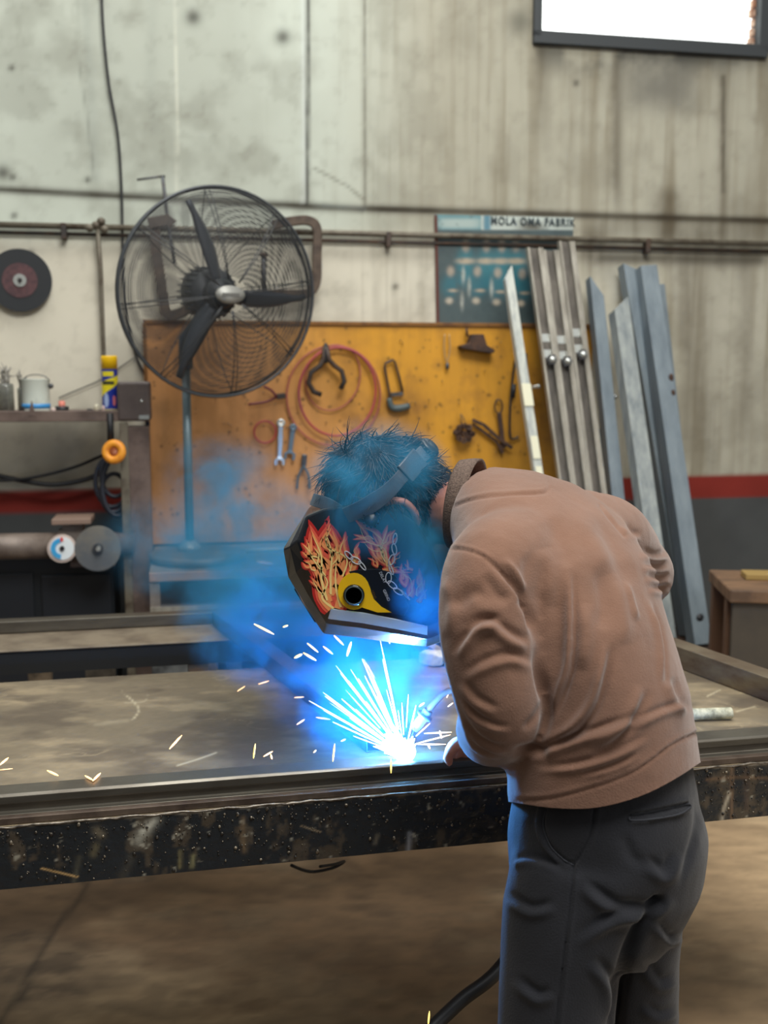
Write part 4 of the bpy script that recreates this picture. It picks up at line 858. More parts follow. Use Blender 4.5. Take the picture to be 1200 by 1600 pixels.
def crease(pl, wd, amp, kind='ridge', taper=True, k=5):
    """wrinkles of the cloth: ridge, valley or a stepped fold along a line; taper at the ends"""
    global disp
    pl = smooth2(pl, k); d, s, par = segdist(px, py, pl); tp = sm(0, .32, par)*sm(1, .68, par) if taper else 1
    tp = np.where(d > wd*3.5, 0, tp)
    if kind == 'ridge': f = np.exp(-(d/wd)**2)
    elif kind == 'fold': f = np.exp(-((d*s-wd*.4)/wd)**2)-.9*np.exp(-((d*s+wd*1.1)/(wd*.8))**2)
    disp = disp + amp*f*tp*face
disp = .0012*(fbm(co[:, 0]*60, co[:, 1]*60, co[:, 2]*60, 3, 64)-.5) + .0045*(fbm(co[:, 0]*9, co[:, 1]*9, co[:, 2]*9, 4, 61)-.5) + .006*(fbm(co[:, 0]*5+4, co[:, 1]*5, co[:, 2]*2.4, 3, 66)-.5)
F = crease
# armhole and the overhang between sleeve and back
F([(757, 868), (794, 901), (822, 935), (834, 975), (836, 1010)], 6, -.010); F([(836, 1000), (842, 1040), (850, 1080), (856, 1110), (846, 1150), (820, 1178)], 7, -.014)
F([(808, 935), (826, 955), (833, 985)], 6, -.006); F([(848, 856), (856, 895), (860, 950)], 14, .007); F([(830, 860), (824, 905), (832, 955)], 12, -.005)
# long folds on the back
F([(890, 880), (892, 950), (889, 1034), (876, 1080), (858, 1125)], 6, .0085, 'fold'); F([(872, 900), (872, 980), (868, 1060)], 13, -.007)
F([(977, 905), (986, 945), (995, 972)], 5, .006); F([(1012, 935), (1026, 980), (1032, 1020), (1034, 1080)], 5, .0065, 'fold'); F([(960, 905), (972, 960), (974, 1010)], 12, .006)
F([(950, 1000), (940, 1050), (925, 1100), (896, 1138), (845, 1166)], 8, .011, 'fold'); F([(1004, 1070), (990, 1110), (960, 1150), (915, 1172)], 9, .008, 'fold')
F([(912, 940), (916, 1000), (908, 1050)], 12, .007); F([(934, 880), (944, 940), (940, 985)], 12, -.006); F([(1040, 1060), (1052, 1090), (1072, 1118)], 8, .006, 'fold')
F([(820, 1188), (880, 1164), (950, 1140), (1010, 1118)], 7, .007, 'fold'); F([(836, 1204), (900, 1198), (960, 1180), (1020, 1150)], 6, .006, 'fold'); F([(798, 1176), (830, 1172), (862, 1178)], 8, -.010)
F([(896, 800), (930, 850), (950, 900)], 16, .006); F([(852, 810), (880, 850), (888, 890)], 14, -.004); F([(930, 812), (965, 870), (985, 920)], 12, -.005)
F([(980, 1140), (1030, 1115), (1074, 1100)], 6, .005, 'fold'); F([(905, 1215), (960, 1200), (1000, 1180)], 5, .003, 'fold')
# left sleeve
F([(700, 915), (712, 940), (745, 925), (790, 950)], 12, -.006); F([(725, 990), (760, 975), (800, 1000), (828, 1012)], 9, .008, 'fold'); F([(690, 900), (706, 950), (700, 1000)], 10, .005)
F([(712, 1030), (745, 985), (790, 968)], 8, .007, 'fold'); F([(724, 1062), (760, 1040), (800, 1030), (838, 1046)], 8, .006, 'fold'); F([(755, 895), (775, 925), (800, 940)], 10, -.006)
F([(718, 1090), (740, 1120), (770, 1136), (800, 1140)], 5, .0045, 'fold'); F([(714, 1112), (735, 1148), (765, 1168), (795, 1172)], 5, .005, 'fold'); F([(720, 1066), (740, 1095), (780, 1115)], 7, .004, 'fold'); F([(718, 1135), (745, 1168), (780, 1184)], 4, .004, 'fold')
F([(850, 1095), (838, 1120), (815, 1140)], 6, -.006); F([(785, 870), (810, 900), (824, 925)], 5, .005)
# right sleeve wrinkles
for pl in ([(1000, 862), (1020, 872), (1046, 868)], [(1002, 884), (1026, 890), (1048, 886)], [(1006, 902), (1028, 908), (1050, 904)], [(1012, 920), (1030, 924), (1046, 918)], [(972, 818), (985, 836), (1004, 840)]): F(pl, 6, .0045, 'fold')
# seams: yoke, shoulder, top of the waist band
for pl in ([(702, 795), (730, 782), (765, 774), (805, 771), (838, 770), (852, 768), (858, 760), (857, 748)], [(675, 864), (700, 857), (724, 858), (757, 870), (794, 903), (828, 948)], [(800, 1250), (860, 1247), (932, 1228), (985, 1208), (1020, 1186), (1055, 1160), (1094, 1142)], [(938, 790), (958, 815), (975, 838)]):
    F(pl, 2.4, -.0030, taper=False, k=3); crease([(x+1, y-5) for x, y in pl], 3, .0016, taper=False, k=3)
# hem follows the photo line: pulled in below it
hem = smooth2([(700, 1256), (770, 1256), (790, 1252), (860, 1262), (930, 1262), (1000, 1244), (1060, 1214), (1110, 1180)], 4)
hy = np.interp(px, [h[0] for h in hem], [h[1] for h in hem])
co = co+no*disp[:, None]
# cut the garment along its hem
sme.vertices.foreach_set('co', co.ravel()); sme.update()
_p = np.array([tuple(p.center) for p in sme.polygons]); hx, hyy, _ = project(_p)
kill = (hyy > np.interp(hx, [h[0] for h in hem], [h[1] for h in hem])) & (_p[:, 2] < 1.06)
import bmesh
bm = bmesh.new(); bm.from_mesh(sme); bm.faces.ensure_lookup_table(); bmesh.ops.delete(bm, geom=[bm.faces[i] for i in np.nonzero(kill)[0]], context='FACES'); 
for v in bm.verts:
    if any(len(e.link_faces) == 1 for e in v.link_edges):
        vx, vy, vd = project(np.array([tuple(v.co)])); v.co.z += float((vy[0]-np.interp(vx[0], [h[0] for h in hem], [h[1] for h in hem]))*vd[0]/FPX)
bm.to_mesh(sme); bm.free()

M_fleece = mat('brown_fleece', lin(128, 95, 77), .92, 0, col2=lin(108, 81, 67), scale=3, lo=.35, hi=.7, bump=.35, bscale=420, sheen=.35, spec=.15)
M_rib = mat('ribbed_cuff', lin(150, 110, 88), .95, col2=lin(128, 92, 74), scale=60, bump=.4, bscale=300, spec=.1)
M_collar = mat('grey_brown_collar', lin(112, 96, 86), .95, col2=lin(84, 72, 66), scale=300, bump=.5, bscale=350, spec=.1)
M_skin = mat('skin', lin(196, 138, 116), .5, col2=lin(180, 120, 102), scale=14, bump=.1, bscale=200)
M_hair = mat('dark_hair', lin(20, 17, 19), .8, spec=.2)
M_pants = mat('navy_black_cotton', lin(38, 39, 44), .85, col2=lin(28, 29, 33), scale=6, bump=.3, bscale=380, sheen=.15, spec=.2)

# head placement
HC = P(607, 792, 1.97); fh = V(-.70, .12, -.70).normalized(); lh = V(.06, -1, -.16); lh = (lh-fh*lh.dot(fh)).normalized(); uh = lh.cross(fh) * -1
if uh.z < 0: uh = -uh
MH = Matrix(((fh.x, lh.x, uh.x, HC.x), (fh.y, lh.y, uh.y, HC.y), (fh.z, lh.z, uh.z, HC.z), (0, 0, 0, 1)))      # local: x forward, y towards the left ear, z crown
body = MB()
hd = []
for z, xf, xb, w in ((-.125, .055, .0, .022), (-.115, .072, -.015, .040), (-.09, .084, -.04, .056), (-.06, .088, -.06, .066), (-.03, .09, -.085, .071), (0, .092, -.10, .075), (.035, .096, -.106, .078), (.07, .088, -.10, .074), (.10, .062, -.075, .056), (.118, .03, -.04, .03)):
    hd.append([(((xf+xb)/2+(xf-xb)/2*math.cos(a)), w*math.sin(a), z) for a in [2*PI*k/28 for k in range(28)]])
body.loft(hd, M=MH)
body.loft([[(x, y, z) for x, y, z in r] for r in ([(.085, -.012, -.055), (.085, .012, -.055), (.112, .010, -.052), (.112, -.010, -.052)], [(.09, -.007, .005), (.09, .007, .005), (.095, .004, .005), (.095, -.004, .005)])], M=MH)   # nose
body.ell(MH @ V(.088, 0, -.078), [lh*.024, uh*.007, fh*.010], 12, 8); body.ell(MH @ V(.086, 0, -.090), [lh*.02, uh*.007, fh*.010], 12, 8)      # lips
for s in (-1, 1): body.ell(MH @ V(.082, s*.032, .002), [lh*.015, uh*.010, fh*.012], 10, 8)
NB = P(738, 800, 1.865)
limb(body, [MH @ V(-.045, 0, -.02), MH @ V(-.055, 0, -.075), NB], [.058, .058, .066])
body.loft(torso(.040))
def scaled(pts, rad): limb(body, pts, rad, 14)
scaled([P(815, 868, 1.68), LS, P(768, 985, 1.59), P(790, 1100, 1.60), P(792, 1122, 1.625), LWr], [.06, .055, .048, .042, .04, .027])
scaled([P(910, 835, 1.86), RS, P(985, 872, 2.06), RE, RE+V(-.06, 0, -.05), RWr], [.06, .055, .045, .04, .038, .027])
def hand(mb, wr, pd, pn, side, curl, thumb_out=.9):
    """wrist point, direction along the palm, palm normal (curl side); side = +1 / -1 for the thumb"""
    pd = pd.normalized(); pn = (pn-pd*pn.dot(pd)).normalized(); sd = pd.cross(pn)*side
    rg = [[wr+pd*d+sd*(w*math.cos(a))+pn*(h*math.sin(a)) for a in [2*PI*k/14 for k in range(14)]] for d, w, h in ((-.01, .026, .020), (.02, .032, .017), (.05, .040, .015), (.082, .041, .013), (.092, .036, .009))]
    mb.loft(rg)
    for j, (o_, L) in enumerate(((.030, .072), (.010, .080), (-.010, .074), (-.029, .058))):
        p = wr+pd*.085+sd*o_; pts = [p-pd*.02, p]; d = pd.copy()
        for s_, l in ((.42, .45), (.62, .32), (.40, .25)):
            a = curl*s_*1.6; d = (d*math.cos(a)+pn*math.sin(a)); n_ = d.normalized(); pts.append(pts[-1]+n_*L*l); pn_ = pn
            d = n_
        mb.tube(catmull(pts, 3), list(np.interp(np.linspace(0, 1, len(catmull(pts, 3))), [0, 1], [.0098, .0075])), 8); mb.ell(pts[-1], [(.0075, 0, 0), (0, .0075, 0), (0, 0, .0075)], 8, 6)
    b0 = wr+pd*.025+sd*.024; pts = [b0, b0+pd*.022+sd*.022*thumb_out+pn*.008, b0+pd*.048+sd*.03*thumb_out+pn*.022, b0+pd*.066+sd*.024*thumb_out+pn*.036]
    mb.tube(catmull(pts, 3), list(np.interp(np.linspace(0, 1, len(catmull(pts, 3))), [0, 1], [.014, .0085])), 8); mb.ell(pts[-1], [(.0085, 0, 0), (0, .0085, 0), (0, 0, .0085)], 8, 6)
# left hand steadies on the bar, right hand closes on the torch grip
hand(body, LWr+V(-.012, .03, -.012), V(-.30, .9, -.42), V(.05, -.15, -1), 1, .35)
TG0 = V(.235, 2.07, .975); TG1 = P(716, 1084, 2.03)
hand(body, RWr, V(-.9, -.40, -.12), V(.1, -.25, -1), -1, .95)
# legs
HL = P(905, 1300, 1.58); HR = P(1000, 1280, 1.76)
LK = V(HL.x-.045, 1.56, .47); LA = V(HL.x-.03, 1.50, .09); RK = V(HR.x-.02, 1.80, .47); RA = V(HR.x+.02, 1.82, .09)
scaled([HL, LK, LA], [.062, .052, .042]); scaled([HR, RK, RA], [.062, .052, .042])
for A in (LA, RA): limb(body, [A, A+V(-.05, .03, -.045), A+V(-.14, .07, -.055)], [.04, .034, .028])
bme = fuse(body, .0045, 2)

person = Thing('person', 'welder in brown sweatshirt and dark trousers bent over the steel table', 'person')
person.add('body', bme, M_skin)
# trousers
pt = MB()
def lring(c, rx, ry, ang, n=32, e=2.3):
    r = []
    for k in range(n):
        q = 2*PI*k/n; cx, sy = math.cos(q), math.sin(q); x = rx*abs(cx)**(2/e)*(1 if cx > 0 else -1); y = ry*abs(sy)**(2/e)*(1 if sy > 0 else -1)
        r.append(V(c.x+x*math.cos(ang)-y*math.sin(ang), c.y+x*math.sin(ang)+y*math.cos(ang), c.z))
    return r
ha = math.atan2(A_HP.y, A_HP.x)-PI/2       # depth axis of the hips
def ctr(px_, py_, Y): return P(px_, py_, Y)
pt.loft([lring(ctr(946, 1165, 1.635), .135, .152, ha), lring(ctr(946, 1205, 1.635), .142, .156, ha), lring(ctr(946, 1250, 1.635), .152, .164, ha), lring(ctr(948, 1300, 1.64), .164, .172, ha), lring(ctr(946, 1360, 1.65), .160, .172, ha), lring(ctr(934, 1420, 1.66), .143, .165, ha), lring(ctr(928, 1455, 1.66), .12, .14, ha)])
pt.loft([lring(ctr(920, 1330, 1.565), .122, .095, ha), lring(ctr(893, 1420, 1.56), .112, .092, ha), lring(ctr(875, 1510, 1.555), .098, .088, ha), lring(ctr(868, 1600, 1.55), .094, .084, ha), lring(V(LK.x, LK.y, .47), .088, .082, ha), lring(V(LK.x+.015, LK.y-.01, .30), .080, .076, ha), lring(V(LA.x, LA.y, .06), .082, .08, ha)])
pt.loft([lring(ctr(985, 1310, 1.76), .115, .095, ha), lring(ctr(985, 1400, 1.77), .098, .092, ha), lring(ctr(985, 1500, 1.78), .088, .088, ha), lring(ctr(985, 1600, 1.79), .088, .086, ha), lring(V(RK.x+.01, RK.y, .47), .086, .082, ha), lring(V(RK.x+.03, RK.y, .30), .08, .076, ha), lring(V(RA.x, RA.y, .06), .082, .08, ha)])
pme = fuse(pt, .0085, 6)
o = bpy.data.objects.new('tmp', pme); COL.objects.link(o); q = o.modifiers.new('s', 'SUBSURF'); q.levels = q.render_levels = 1; pme = evaluate(o); pme.polygons.foreach_set('use_smooth', [True]*len(pme.polygons))
co, no = getco(pme); px, py, dep = project(co); face = sm(.05, .35, -(no @ np.array([0, CP, -SP])))
disp = .006*(fbm(co[:, 0]*7, co[:, 1]*7, co[:, 2]*4, 4, 71)-.5)
F([(852, 1262), (848, 1290), (858, 1320), (878, 1342), (895, 1352)], 2.2, -.004, taper=False, k=3); F([(930, 1265), (924, 1300), (908, 1335), (897, 1352), (894, 1380), (888, 1440), (878, 1520), (868, 1610)], 2.2, -.0035, taper=False, k=3)
F([(935, 1265), (929, 1300), (913, 1335), (902, 1354), (899, 1380), (893, 1440), (883, 1520), (873, 1610)], 3, .002, taper=False, k=3); F([(844, 1262), (840, 1292), (850, 1322), (872, 1346)], 3, .003, taper=False, k=3)
F([(985, 1276), (1020, 1270), (1072, 1258)], 3, -.007, taper=False, k=3); F([(984, 1268), (1020, 1262), (1074, 1250)], 3, .003, taper=False, k=3); F([(986, 1284), (1022, 1279), (1076, 1266)], 3, .004, taper=False, k=3)
F([(905, 1380), (960, 1420), (1015, 1420)], 9, .007, 'fold'); F([(900, 1480), (950, 1440), (1020, 1425), (1050, 1400)], 9, .008, 'fold'); F([(1028, 1412), (1000, 1450), (980, 1500), (965, 1560), (960, 1610)], 9, -.016, taper=False)
F([(1000, 1340), (1040, 1370), (1060, 1330)], 9, .006, 'fold'); F([(790, 1350), (830, 1345), (880, 1362)], 6, .004, 'fold'); F([(785, 1400), (830, 1425), (870, 1415)], 8, .005, 'fold'); F([(1000, 1500), (1030, 1540), (1060, 1530)], 8, .006, 'fold')
F([(920, 1500), (950, 1540), (955, 1600)], 9, .007, 'fold'); F([(800, 1530), (840, 1560), (865, 1550)], 8, .005, 'fold'); F([(1000, 1570), (1030, 1590), (1062, 1580)], 7, .005, 'fold'); F([(1020, 1440), (1045, 1470), (1064, 1460)], 7, .006, 'fold')
F([(975, 1300), (990, 1340), (1030, 1360)], 9, -.004); F([(1090, 1240), (1088, 1300), (1060, 1390)], 6, -.006)
co = co+no*disp[:, None]; pme.vertices.foreach_set('co', co.ravel()); pme.update()
it = person.add('trousers', pme, M_pants)
def surf_strip(pl, r, Y0=1.35):      # piping laid just on the cloth that the line crosses
    from mathutils.bvhtree import BVHTree
    bv = BVHTree.FromPolygons([tuple(v) for v in co.tolist()], [tuple(p.vertices) for p in pme.polygons]); pts = []
    for x, y in smooth2(pl, 4):
        h = bv.ray_cast(CAM, ray(x, y).normalized()); 
        if h[0] is not None: pts.append(h[0]+h[1]*.0006)
    return MB().tube(pts, r, 6)
person.add('rear_pocket', surf_strip([(986, 1273), (1020, 1267), (1060, 1259), (1075, 1256), (1078, 1262), (1060, 1272), (1020, 1280), (986, 1282), (984, 1276)], .0016), mat('pocket_piping', lin(44, 46, 52), .85), parent=it)
person.add('front_pocket', surf_strip([(853, 1266), (849, 1290), (859, 1320), (878, 1341), (896, 1352)], .0014), mat('pocket_edge', lin(44, 46, 52), .85), parent=it)
for A, nm in ((LA, 0), (RA, 1)):
    m = MB(); f = V(-.86, .5, 0).normalized(); s = V(.5, .86, 0)
    pr = [(-.075, .034, .11), (-.06, .042, .12), (0, .045, .115), (.06, .044, .075), (.12, .046, .055), (.165, .036, .045), (.185, .014, .03)]
    m.loft([[A*1+f*d+s*(w*math.cos(a))+V(0, 0, -.088+h/2+(h/2-.001)*math.sin(a)) for a in [2*PI*k/18 for k in range(18)]] for d, w, h in pr])
    for i, p in enumerate(m.v): m.v[i] = (p[0], p[1], max(p[2], .002))
    person.add('boot', m, mat('black_boot', lin(28, 27, 27), .5), subd=1)
isw = person.add('sweatshirt', sme, M_fleece)
# waist band: a ring of ribbed cloth just inside the hem
# collar
nd = (MH @ V(-.055, 0, -.06) - NB).normalized(); cr = []
cc = P(727, 790, 1.86); Mc = basis(cc, (V(-.80, .30, .10)).normalized(), V(.25, -.3, 1))
for d, r in ((-.018, .090), (-.006, .089), (.008, .086), (.018, .083), (.020, .079), (.008, .079), (-.016, .083)):
    cr.append([(r*1.0*math.cos(a), r*.90*math.sin(a), d) for a in [2*PI*k/48 for k in range(48)]])
m = MB(); m.loft(cr, True, False, True, Mc); person.add('collar', m, M_collar, parent=isw, label='ribbed grey-brown collar')
for wr, dr in ((LWr, V(-.4, .8, -.35)), (RWr+(RE-RWr)*.16, (RWr-RE))):
    m = MB(); Mc = basis(wr, dr.normalized()); m.loft([[(r*math.cos(a), r*math.sin(a), d) for a in [2*PI*k/28 for k in range(28)]] for d, r in ((-.02, .042), (.0, .040), (.03, .036), (.034, .031), (.0, .033))], True, False, True, Mc); person.add('cuff', m, M_rib, parent=isw)
# hair: a cap over the skull with strands combed over it
cap = MB(); rings = []
for i in range(15):
    th = i/14*PI*.62; rg = []
    for k in range(36):
        a = 2*PI*k/36; front = .5+.5*math.cos(a); tt = th*(1-.22*front); r = 1+.05*float(fbm(math.cos(a)*3+5, math.sin(a)*3, th*3, 3, 80))
        rg.append((-.008+.116*r*math.sin(tt)*math.cos(a), .090*r*math.sin(tt)*math.sin(a), .004+.132*r*math.cos(tt)))
    rings.append(rg)
cap.loft(rings, M=MH)
nape = [(-.06, -.002), (-.085, -.05), (-.088, -.085)]
cap.ell(MH @ V(-.062, 0, -.035), [lh*.070, fh*.052, uh*.07], 20, 14); cap.ell(MH @ V(-.078, .0, .0), [lh*.072, fh*.045, uh*.06], 20, 14); cap.ell(MH @ V(-.03, 0, -.0), [lh*.086, fh*.06, uh*.05], 20, 14)
ih = person.add('hair', fuse(cap, .006, 3), M_hair)
st = MB(); rr = random.Random(21)
def strand(p, d, L, r, wav, nn):
    pts = [p]; d = d.normalized(); cur = V(rr.gauss(0, 1), rr.gauss(0, 1), rr.gauss(0, 1))*wav
    for i in range(5):
        d = (d+cur*.35-nn*.26*(i > 0)).normalized(); pts.append(pts[-1]+d*L/5)
    st.tube(pts, [r, r, r*.9, r*.7, r*.45, r*.15], 3)
for k in range(5200):
    a = rr.uniform(0, 2*PI); z = rr.uniform(-.35, 1); s = math.sqrt(max(0, 1-z*z)); front = .5+.5*math.cos(a)
    if z < .1 and front > .55: continue
    if s*math.sin(a) > .4 and -.055 < -.008+.117*s*math.cos(a) < .04 and z < .22: continue
    nl = V(s*math.cos(a)/.116, s*math.sin(a)/.09, z/.132).normalized(); p = MH @ V(-.008+.117*s*math.cos(a), .091*s*math.sin(a), .004+.134*z)
    n = MH.to_3x3() @ nl; cw = MH @ V(-.05, .01, .12); d = (p-cw); d = d-n*d.dot(n)
    if d.length < .035: d = d*1.2+ V(rr.gauss(0, 1), rr.gauss(0, 1), rr.gauss(0, 1)); d = d-n*d.dot(n)
    q_ = p*26; wv = V(float(vnoise(q_.x, q_.y, q_.z, 5))-.5, float(vnoise(q_.x, q_.y, q_.z, 6))-.5, float(vnoise(q_.x, q_.y, q_.z, 7))-.5); d = d.normalized()*.8+n*.12+wv*1.6+V(rr.gauss(0, .10), rr.gauss(0, .10), rr.gauss(0, .10)); strand(p, d, rr.uniform(.035, .075), rr.uniform(.0009, .0017), .28, n)
for k in range(900):          # shaggy nape hair
    p = MH @ V(rr.uniform(-.115, -.04), rr.choice([rr.uniform(.045, .075), rr.uniform(-.07, .07)]), rr.uniform(-.08, .03)); c = MH @ V(-.05, 0, -.02); n = (p-c).normalized()
    strand(p, -uh*.8+n*.45-fh*.4+V(rr.gauss(0, .3), rr.gauss(0, .3), rr.gauss(0, .3)), rr.uniform(.03, .06), rr.uniform(.0009, .0016), .35, n)
person.add('strands', st, mat('hair_strands', lin(30, 25, 27), .4, spec=.5), parent=ih, kind='stuff')
# ear
ec = MH @ V(-.016, .088, -.004); er = MB()
er.tube(catmull([ec+fh*x*1.3+uh*z*1.25+lh*y for x, z, y in ((.006, -.024, 0), (-.012, -.026, .006), (-.024, -.010, .014), (-.026, .012, .018), (-.014, .028, .018), (.002, .030, .012), (.012, .018, .004))], 5), [.005, .0075, .0075, .007, .007, .006, .004], 10)
er.ell(ec+fh*-.006, [fh*.016, uh*.026, lh*.006], 14, 10); er.ell(ec+fh*.002-uh*.026, [fh*.009, uh*.010, lh*.006], 12, 8); person.add('ear', er, mat('ear_skin', lin(220, 150, 130), .5))
person.done()

# ------------------------------------------------------------------ welding helmet
YS = 1.855; YC = 1.955                                         # near side panel, middle of the head
Sp = [(478, 806), (505, 795), (545, 789), (580, 787), (615, 792), (645, 812), (668, 845), (682, 885), (690, 925), (694, 968), (668, 978), (620, 967), (570, 957), (517, 950), (496, 915), (478, 880), (466, 845)]
Cp = [(480, 798), (510, 786), (550, 780), (590, 778), (620, 784), (648, 806), (672, 842), (686, 884), (694, 930), (700, 988), (664, 1000), (615, 994), (560, 986), (508, 980), (478, 935), (455, 895), (447, 850)]
def wpt(p, Y): return P(p[0], p[1], Y)
N0 = len(Sp); Sq = [wpt(p, YS) for p in Sp]
# centre profile at its real depth, expressed through the near plane scale so that the bevel keeps its thickness
Cq = [wpt(p, YC) for p in Cp]; Fq = [Vector((c.x, 2*YC-s.y, c.z*.5+s.z*.5)) if False else Vector((s.x+.004, 2*YC-YS, s.z)) for s, c in zip(Sq, Cq)]
secs = [[q for q in Sq], [s.lerp(c, .55) for s, c in zip(Sq, Cq)], [Vector((c.x, YS+.045, c.z)) for c in Cq], [Vector((c.x, YC, c.z)) for c in Cq], [Vector((c.x, 2*YC-YS-.045, c.z)) for c in Cq], [Vector((c.x, 2*YC-YS, c.z)).lerp(f, .45) for f, c in zip(Fq, Cq)], Fq]
secs[1] = [Vector((v.x, YS+.016, v.z)) for v in secs[1]]; secs[5] = [Vector((v.x, 2*YC-YS-.016, v.z)) for v in secs[5]]
shell = MB(); vs = [tuple(p) for s in secs for p in s]; fs = []
openi = set(range(1, 8))                                         # the side towards the wearer stays open
for i in range(len(secs)-1):
    for k in range(N0):
        if k in openi and 1 <= i <= 4: continue
        k2 = (k+1) % N0; fs.append((i*N0+k, i*N0+k2, (i+1)*N0+k2, (i+1)*N0+k))
fs.append(tuple(range(N0-1, -1, -1))); fs.append(tuple((len(secs)-1)*N0+k for k in range(N0))); shell.add(vs, fs, False)
M_helm = mat('glossy_black_helmet', lin(24, 28, 34), .22, col2=lin(34, 40, 48), scale=6, spec=.6, coat=.4)
t = Thing('welding_helmet', 'black flame-decorated welding helmet worn by the bent welder', 'helmet')
ish = t.add('shell', shell, M_helm, bevel=.004)
def hp(px_, py_, off=.0012): return P(px_, py_, YS-off)
def decal(mb, poly, off, th=.0006):
    pts = [hp(x, y, off) for x, y in poly]; bk = [hp(x, y, off-th) for x, y in poly]; n = len(pts)
    mb.add([tuple(p) for p in pts+bk], [tuple(range(n)), tuple(range(2*n-1, n-1, -1))]+[(k, n+k, n+(k+1) % n, (k+1) % n) for k in range(n)])
def tongue(mb, pts, w0, off, w1=.2):
    q = catmull([V(x, y, 0) for x, y in pts], 5); m = len(q); L, R = [], []
    for i in range(m):
        d = (q[min(i+1, m-1)]-q[max(i-1, 0)]).normalized(); s = i/(m-1); w = w0*((1-s)**.8*(1-w1*math.sin(6*s))+.03)*(.55+.45*min(1, s*5+.3)); nrm = V(-d.y, d.x, 0)
        L.append(q[i]+nrm*w); R.append(q[i]-nrm*w)
    for i in range(m-1):
        a = [L[i], L[i+1], R[i+1], R[i]]; mb.add([tuple(hp(p.x, p.y, off)) for p in a], [(0, 1, 2, 3)])
rr = random.Random(12)
fl = [  # base point, tip, width
    ((512, 940), (482, 812), 13), ((505, 900), (476, 838), 10), ((520, 930), (508, 812), 13), ((535, 900), (514, 806), 10), ((530, 880), (540, 830), 7), ((520, 880), (528, 842), 7), ((500, 870), (470, 848), 8), ((498, 890), (474, 876), 7), ((545, 915), (552, 868), 9), ((515, 950), (494, 878), 13),
    ((530, 950), (524, 860), 14), ((505, 930), (484, 900), 7), ((548, 890), (560, 858), 5), ((520, 870), (505, 830), 10), ((510, 890), (488, 850), 10), ((555, 880), (562, 846), 4)]
fr2 = [((600, 880), (578, 822), 6), ((606, 884), (552, 808), 5), ((600, 870), (606, 820), 6), ((598, 858), (560, 842), 4), ((612, 888), (600, 846), 6), ((590, 884), (580, 866), 3), ((615, 880), (626, 862), 3), ((580, 842), (552, 835), 4), ((600, 850), (618, 828), 4)]
fr3 = [((640, 915), (628, 880), 4), ((650, 930), (655, 888), 5), ((655, 925), (660, 900), 4), ((640, 930), (648, 904), 5), ((660, 935), (664, 905), 3), ((632, 905), (624, 886), 3), ((655, 942), (668, 920), 3), ((640, 890), (636, 874), 2.5), ((600, 890), (640, 888), 3)]
layers = (('outer_flames', lin(186, 44, 40), 2.3, .0014, 0), ('middle_flames', lin(230, 96, 74), 1.5, .0020, 1), ('inner_flames', lin(246, 156, 96), .75, .0026, 2), ('flame_highlights', lin(252, 220, 140), .3, .0031, 3))
for nm, cc, f, off, li in layers:
    m = MB(); rr = random.Random(12)
    for grp in (fl, fr2, fr3):
        for (b_, t_, w) in grp:
            for rep in range(2 if li < 3 else 1):
                dx, dy = t_[0]-b_[0], t_[1]-b_[1]; L = math.hypot(dx, dy); nx, ny = -dy/L, dx/L; a1, a2 = rr.uniform(-.16, .16)*L, rr.uniform(-.16, .16)*L; j = rr.uniform(-4, 4); bx, by = b_[0]+j+nx*rr.uniform(-3, 3), b_[1]+rr.uniform(-2, 2)
                e = 1-.06*li; tx, ty = (t_[0]+(rr.uniform(-6, 6) if rep else 0)), t_[1]+(rr.uniform(2, 14) if rep else 0)
                pts = [(bx, by), (bx+(tx-bx)*.33*e+nx*a1, by+(ty-by)*.33*e+ny*a1), (bx+(tx-bx)*.66*e+nx*a2, by+(ty-by)*.66*e+ny*a2), (bx+(tx-bx)*e, by+(ty-by)*e)]
                tongue(m, pts, w*f*.62, off+rep*.0002)
    t.add(nm, m, mat('flame_'+nm, cc, .3, coat=.3), parent=ish, label='painted '+nm.replace('_', ' '))
lk = MB(); rr = random.Random(2)
def link_(x, y, a, l=8, w=4, r=.0011):
    lk.tube([hp(x+l*math.cos(q)*math.cos(a)-w*math.sin(q)*math.sin(a), y+l*math.cos(q)*math.sin(a)+w*math.sin(q)*math.cos(a), .0036) for q in [2*PI*k/16 for k in range(16)]], r, 6, True)
for x, y, a, w in ((545, 868, .8, 3.5), (556, 876, .5, 4.5), (566, 884, .9, 2.5), (617, 842, 1.7, 3), (616, 858, 1.4, 3.5), (612, 875, 1.9, 4), (611, 890, 1.2, 2), (607, 903, 1.6, 4.5), (613, 914, .7, 4), (622, 924, .6, 3.5)): link_(x, y, a, 8.5, w)
for k in range(4): decal(lk, [(626+k*3, 922+k*3.2), (628+k*3, 921+k*3.2), (634+k*2.4, 931+k*2), (632+k*2.4, 932+k*2)], .0030)
t.add('painted_chain', lk, mat('chain_print', lin(206, 210, 214), .35, coat=.3), parent=ish, label='painted silver chain links', kind='stuff')
cv = MB(); so = V(0, -.0016, -.0016)
for i in (0,):
    for k in (10, 11, 12):
        q = [secs[i][k]+so, secs[i][k+1]+so, secs[i][k+1].lerp(secs[i+1][k+1], .62)+so, secs[i][k].lerp(secs[i+1][k], .62)+so]; cv.add([tuple(v) for v in q]+[tuple(v-so*.8) for v in q], [(0, 1, 2, 3), (7, 6, 5, 4), (0, 4, 5, 1), (1, 5, 6, 2), (2, 6, 7, 3), (3, 7, 4, 0)])
t.add('glare_cover', cv, mat('arc_glare_cover', lin(226, 240, 244), .3), parent=ish, label='plastic cover along the front edge, coloured pale for arc glare')  # pale colour puts the arc's glare on this edge into the cover
